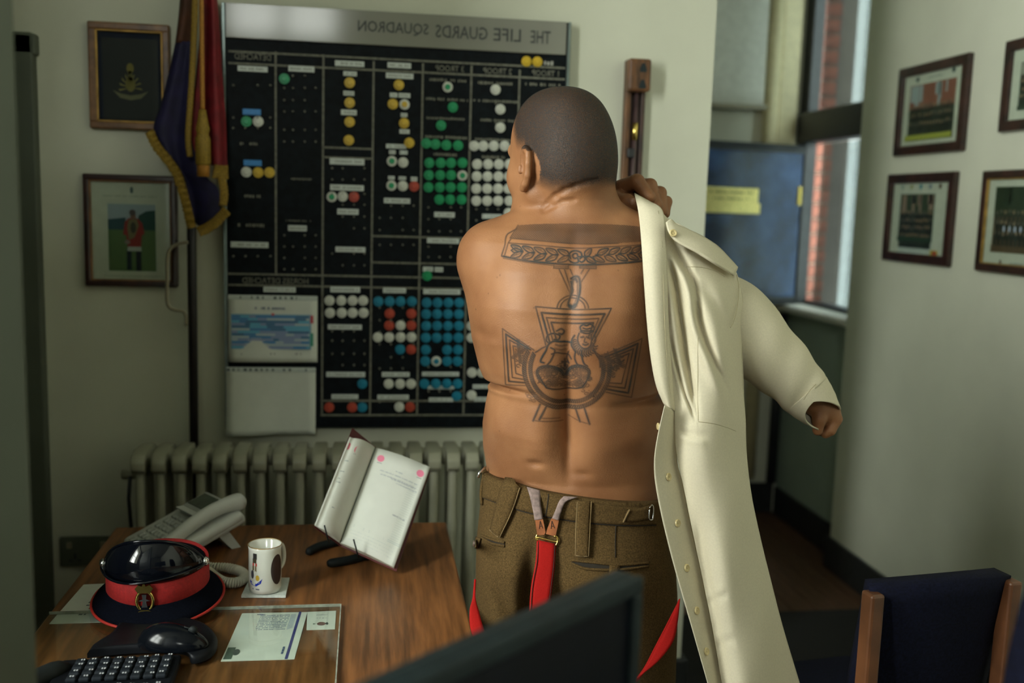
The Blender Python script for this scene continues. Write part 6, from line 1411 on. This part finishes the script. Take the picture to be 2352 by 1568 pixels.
# sleeve: tube over the arm
SC = [(1632,680,1.955,70,.070),(1685,733,1.938,92,.074),(1738,790,1.930,84,.068),(1788,838,1.932,73,.060),(1828,878,1.940,64,.053),(1856,908,1.948,58,.048)]
def tube_px(C, n, m, wr=0.0):
    C = np.array(C, float); Q = spline(C, n); out = []
    for i in range(n):
        t = Q[min(i+1,n-1),:2]-Q[max(i-1,0),:2]; t /= np.linalg.norm(t); nx, ny = -t[1], t[0]; row_ = []
        for k in range(m+1):
            a = 2*math.pi*k/m; v = i/(n-1); wv_ = 1+wr*(math.sin(3*a+v*7)*.5+math.sin(v*22+2*a)*.5)*(.4+v)
            row_.append(P(Q[i,0]+nx*Q[i,3]*math.cos(a)*wv_, Q[i,1]+ny*Q[i,3]*math.cos(a)*wv_, Q[i,2]-Q[i,4]*math.sin(a)*wv_))
        out.append(row_)
    return np.array(out)
shirt_part('sleeve', tube_px(SC, 90, 64, .05), parent=shirt)
CUF = tube_px([(1852,904,1.947,59,.049),(1866,920,1.950,55,.048),(1884,940,1.954,47,.046),(1906,963,1.958,34,.042)], 20, 44, .01)
for k in range(45):                                                       # open cuff: the near side is cut back
    a = 2*math.pi*k/44; cut_ = .62*max(0, math.sin(a))**.8*(1-.75*max(0,-math.cos(a)))
    col_ = CUF[:,k].copy(); tq = np.linspace(0,1,20)*(1-cut_)*19; i0 = np.minimum(tq.astype(int),18); fr_ = (tq-i0)[:,None]; CUF[:,k] = col_[i0]*(1-fr_)+col_[i0+1]*fr_
cuff = shirt_part('cuff', CUF, parent=shirt, th=.003)
sline('sleeve_seam', [(1692,630),(1697,660),(1694,700),(1686,735),(1678,752)], [1.868,1.862,1.845,1.825,1.812], shirt, .0008, 'shirt_seam')
sline('cuff_seam', [(1888,872),(1872,884),(1856,902),(1846,918)], [1.925,1.900,1.884,1.882], shirt, .0008, 'shirt_seam')
def on_sh(px, py, off):
    d = Vector(ray(px,py)).normalized(); hit, n_, _, _ = sbv.ray_cast(Vector(CAM), d, 4); return np.array(hit)-np.array(d)*off if hit is not None else P(px,py,1.78)
for nm, px in (('back_seam', [(1603,775),(1603,840),(1603,905),(1604,966)]), ('yoke_seam', [(1604,968),(1640,973),(1670,982),(1690,990)]), ('shoulder_seam', [(1578,612),(1610,614),(1640,622),(1664,636)])):
    obj(nm, MB().tube([on_sh(*q, .0008) for q in spline(px, 30)], .0008, 5), 'shirt_seam', shirt, True)
# turned button band
PB = [((1527,930,1.772),(1541,938,1.766),(1553,946,1.785)),((1511,1000,1.772),(1531,1002,1.762),(1553,1008,1.786)),((1503,1060,1.775),(1527,1062,1.764),(1556,1066,1.790)),((1508,1125,1.778),(1538,1126,1.766),(1574,1130,1.792)),((1530,1228,1.780),(1558,1228,1.768),(1594,1230,1.794)),((1557,1330,1.782),(1582,1331,1.770),(1615,1332,1.796)),((1589,1440,1.782),(1610,1441,1.770),(1637,1442,1.794)),((1629,1580,1.782),(1642,1580,1.770),(1660,1580,1.792))]
GP = dg([[(x,y,d+o_) for (x,y,d),o_ in zip(r,(-.024,.006,.014))] for r in PB], 80, 16); band = shirt_part('button_band', GP, parent=shirt)
pbv = BVHTree.FromPolygons([tuple(q) for q in GP.reshape(-1,3)], [(i*16+j, i*16+j+1, (i+1)*16+j+1, (i+1)*16+j) for i in range(79) for j in range(15)])
for x, y in ((1534,1095),(1555,1201),(1576,1304),(1599,1402),(1621,1496)): button(x, y, .0072, .001, pbv, 'shirt_button', shirt)
ebv = BVHTree.FromPolygons([tuple(v.co) for v in ep.data.vertices], [tuple(p.vertices) for p in ep.data.polygons]); button(1545,536,.0072,.002,ebv,'shirt_button',shirt)
eb = P(1513,979,1.772); obj('button', MB().lathe([(0,.002),(.005,.003),(.0065,.002),(.0065,0)], eb, 16, np.array([[0,0,-1],[0,1,0],[1,0,0]])), 'shirt_button', shirt, True)
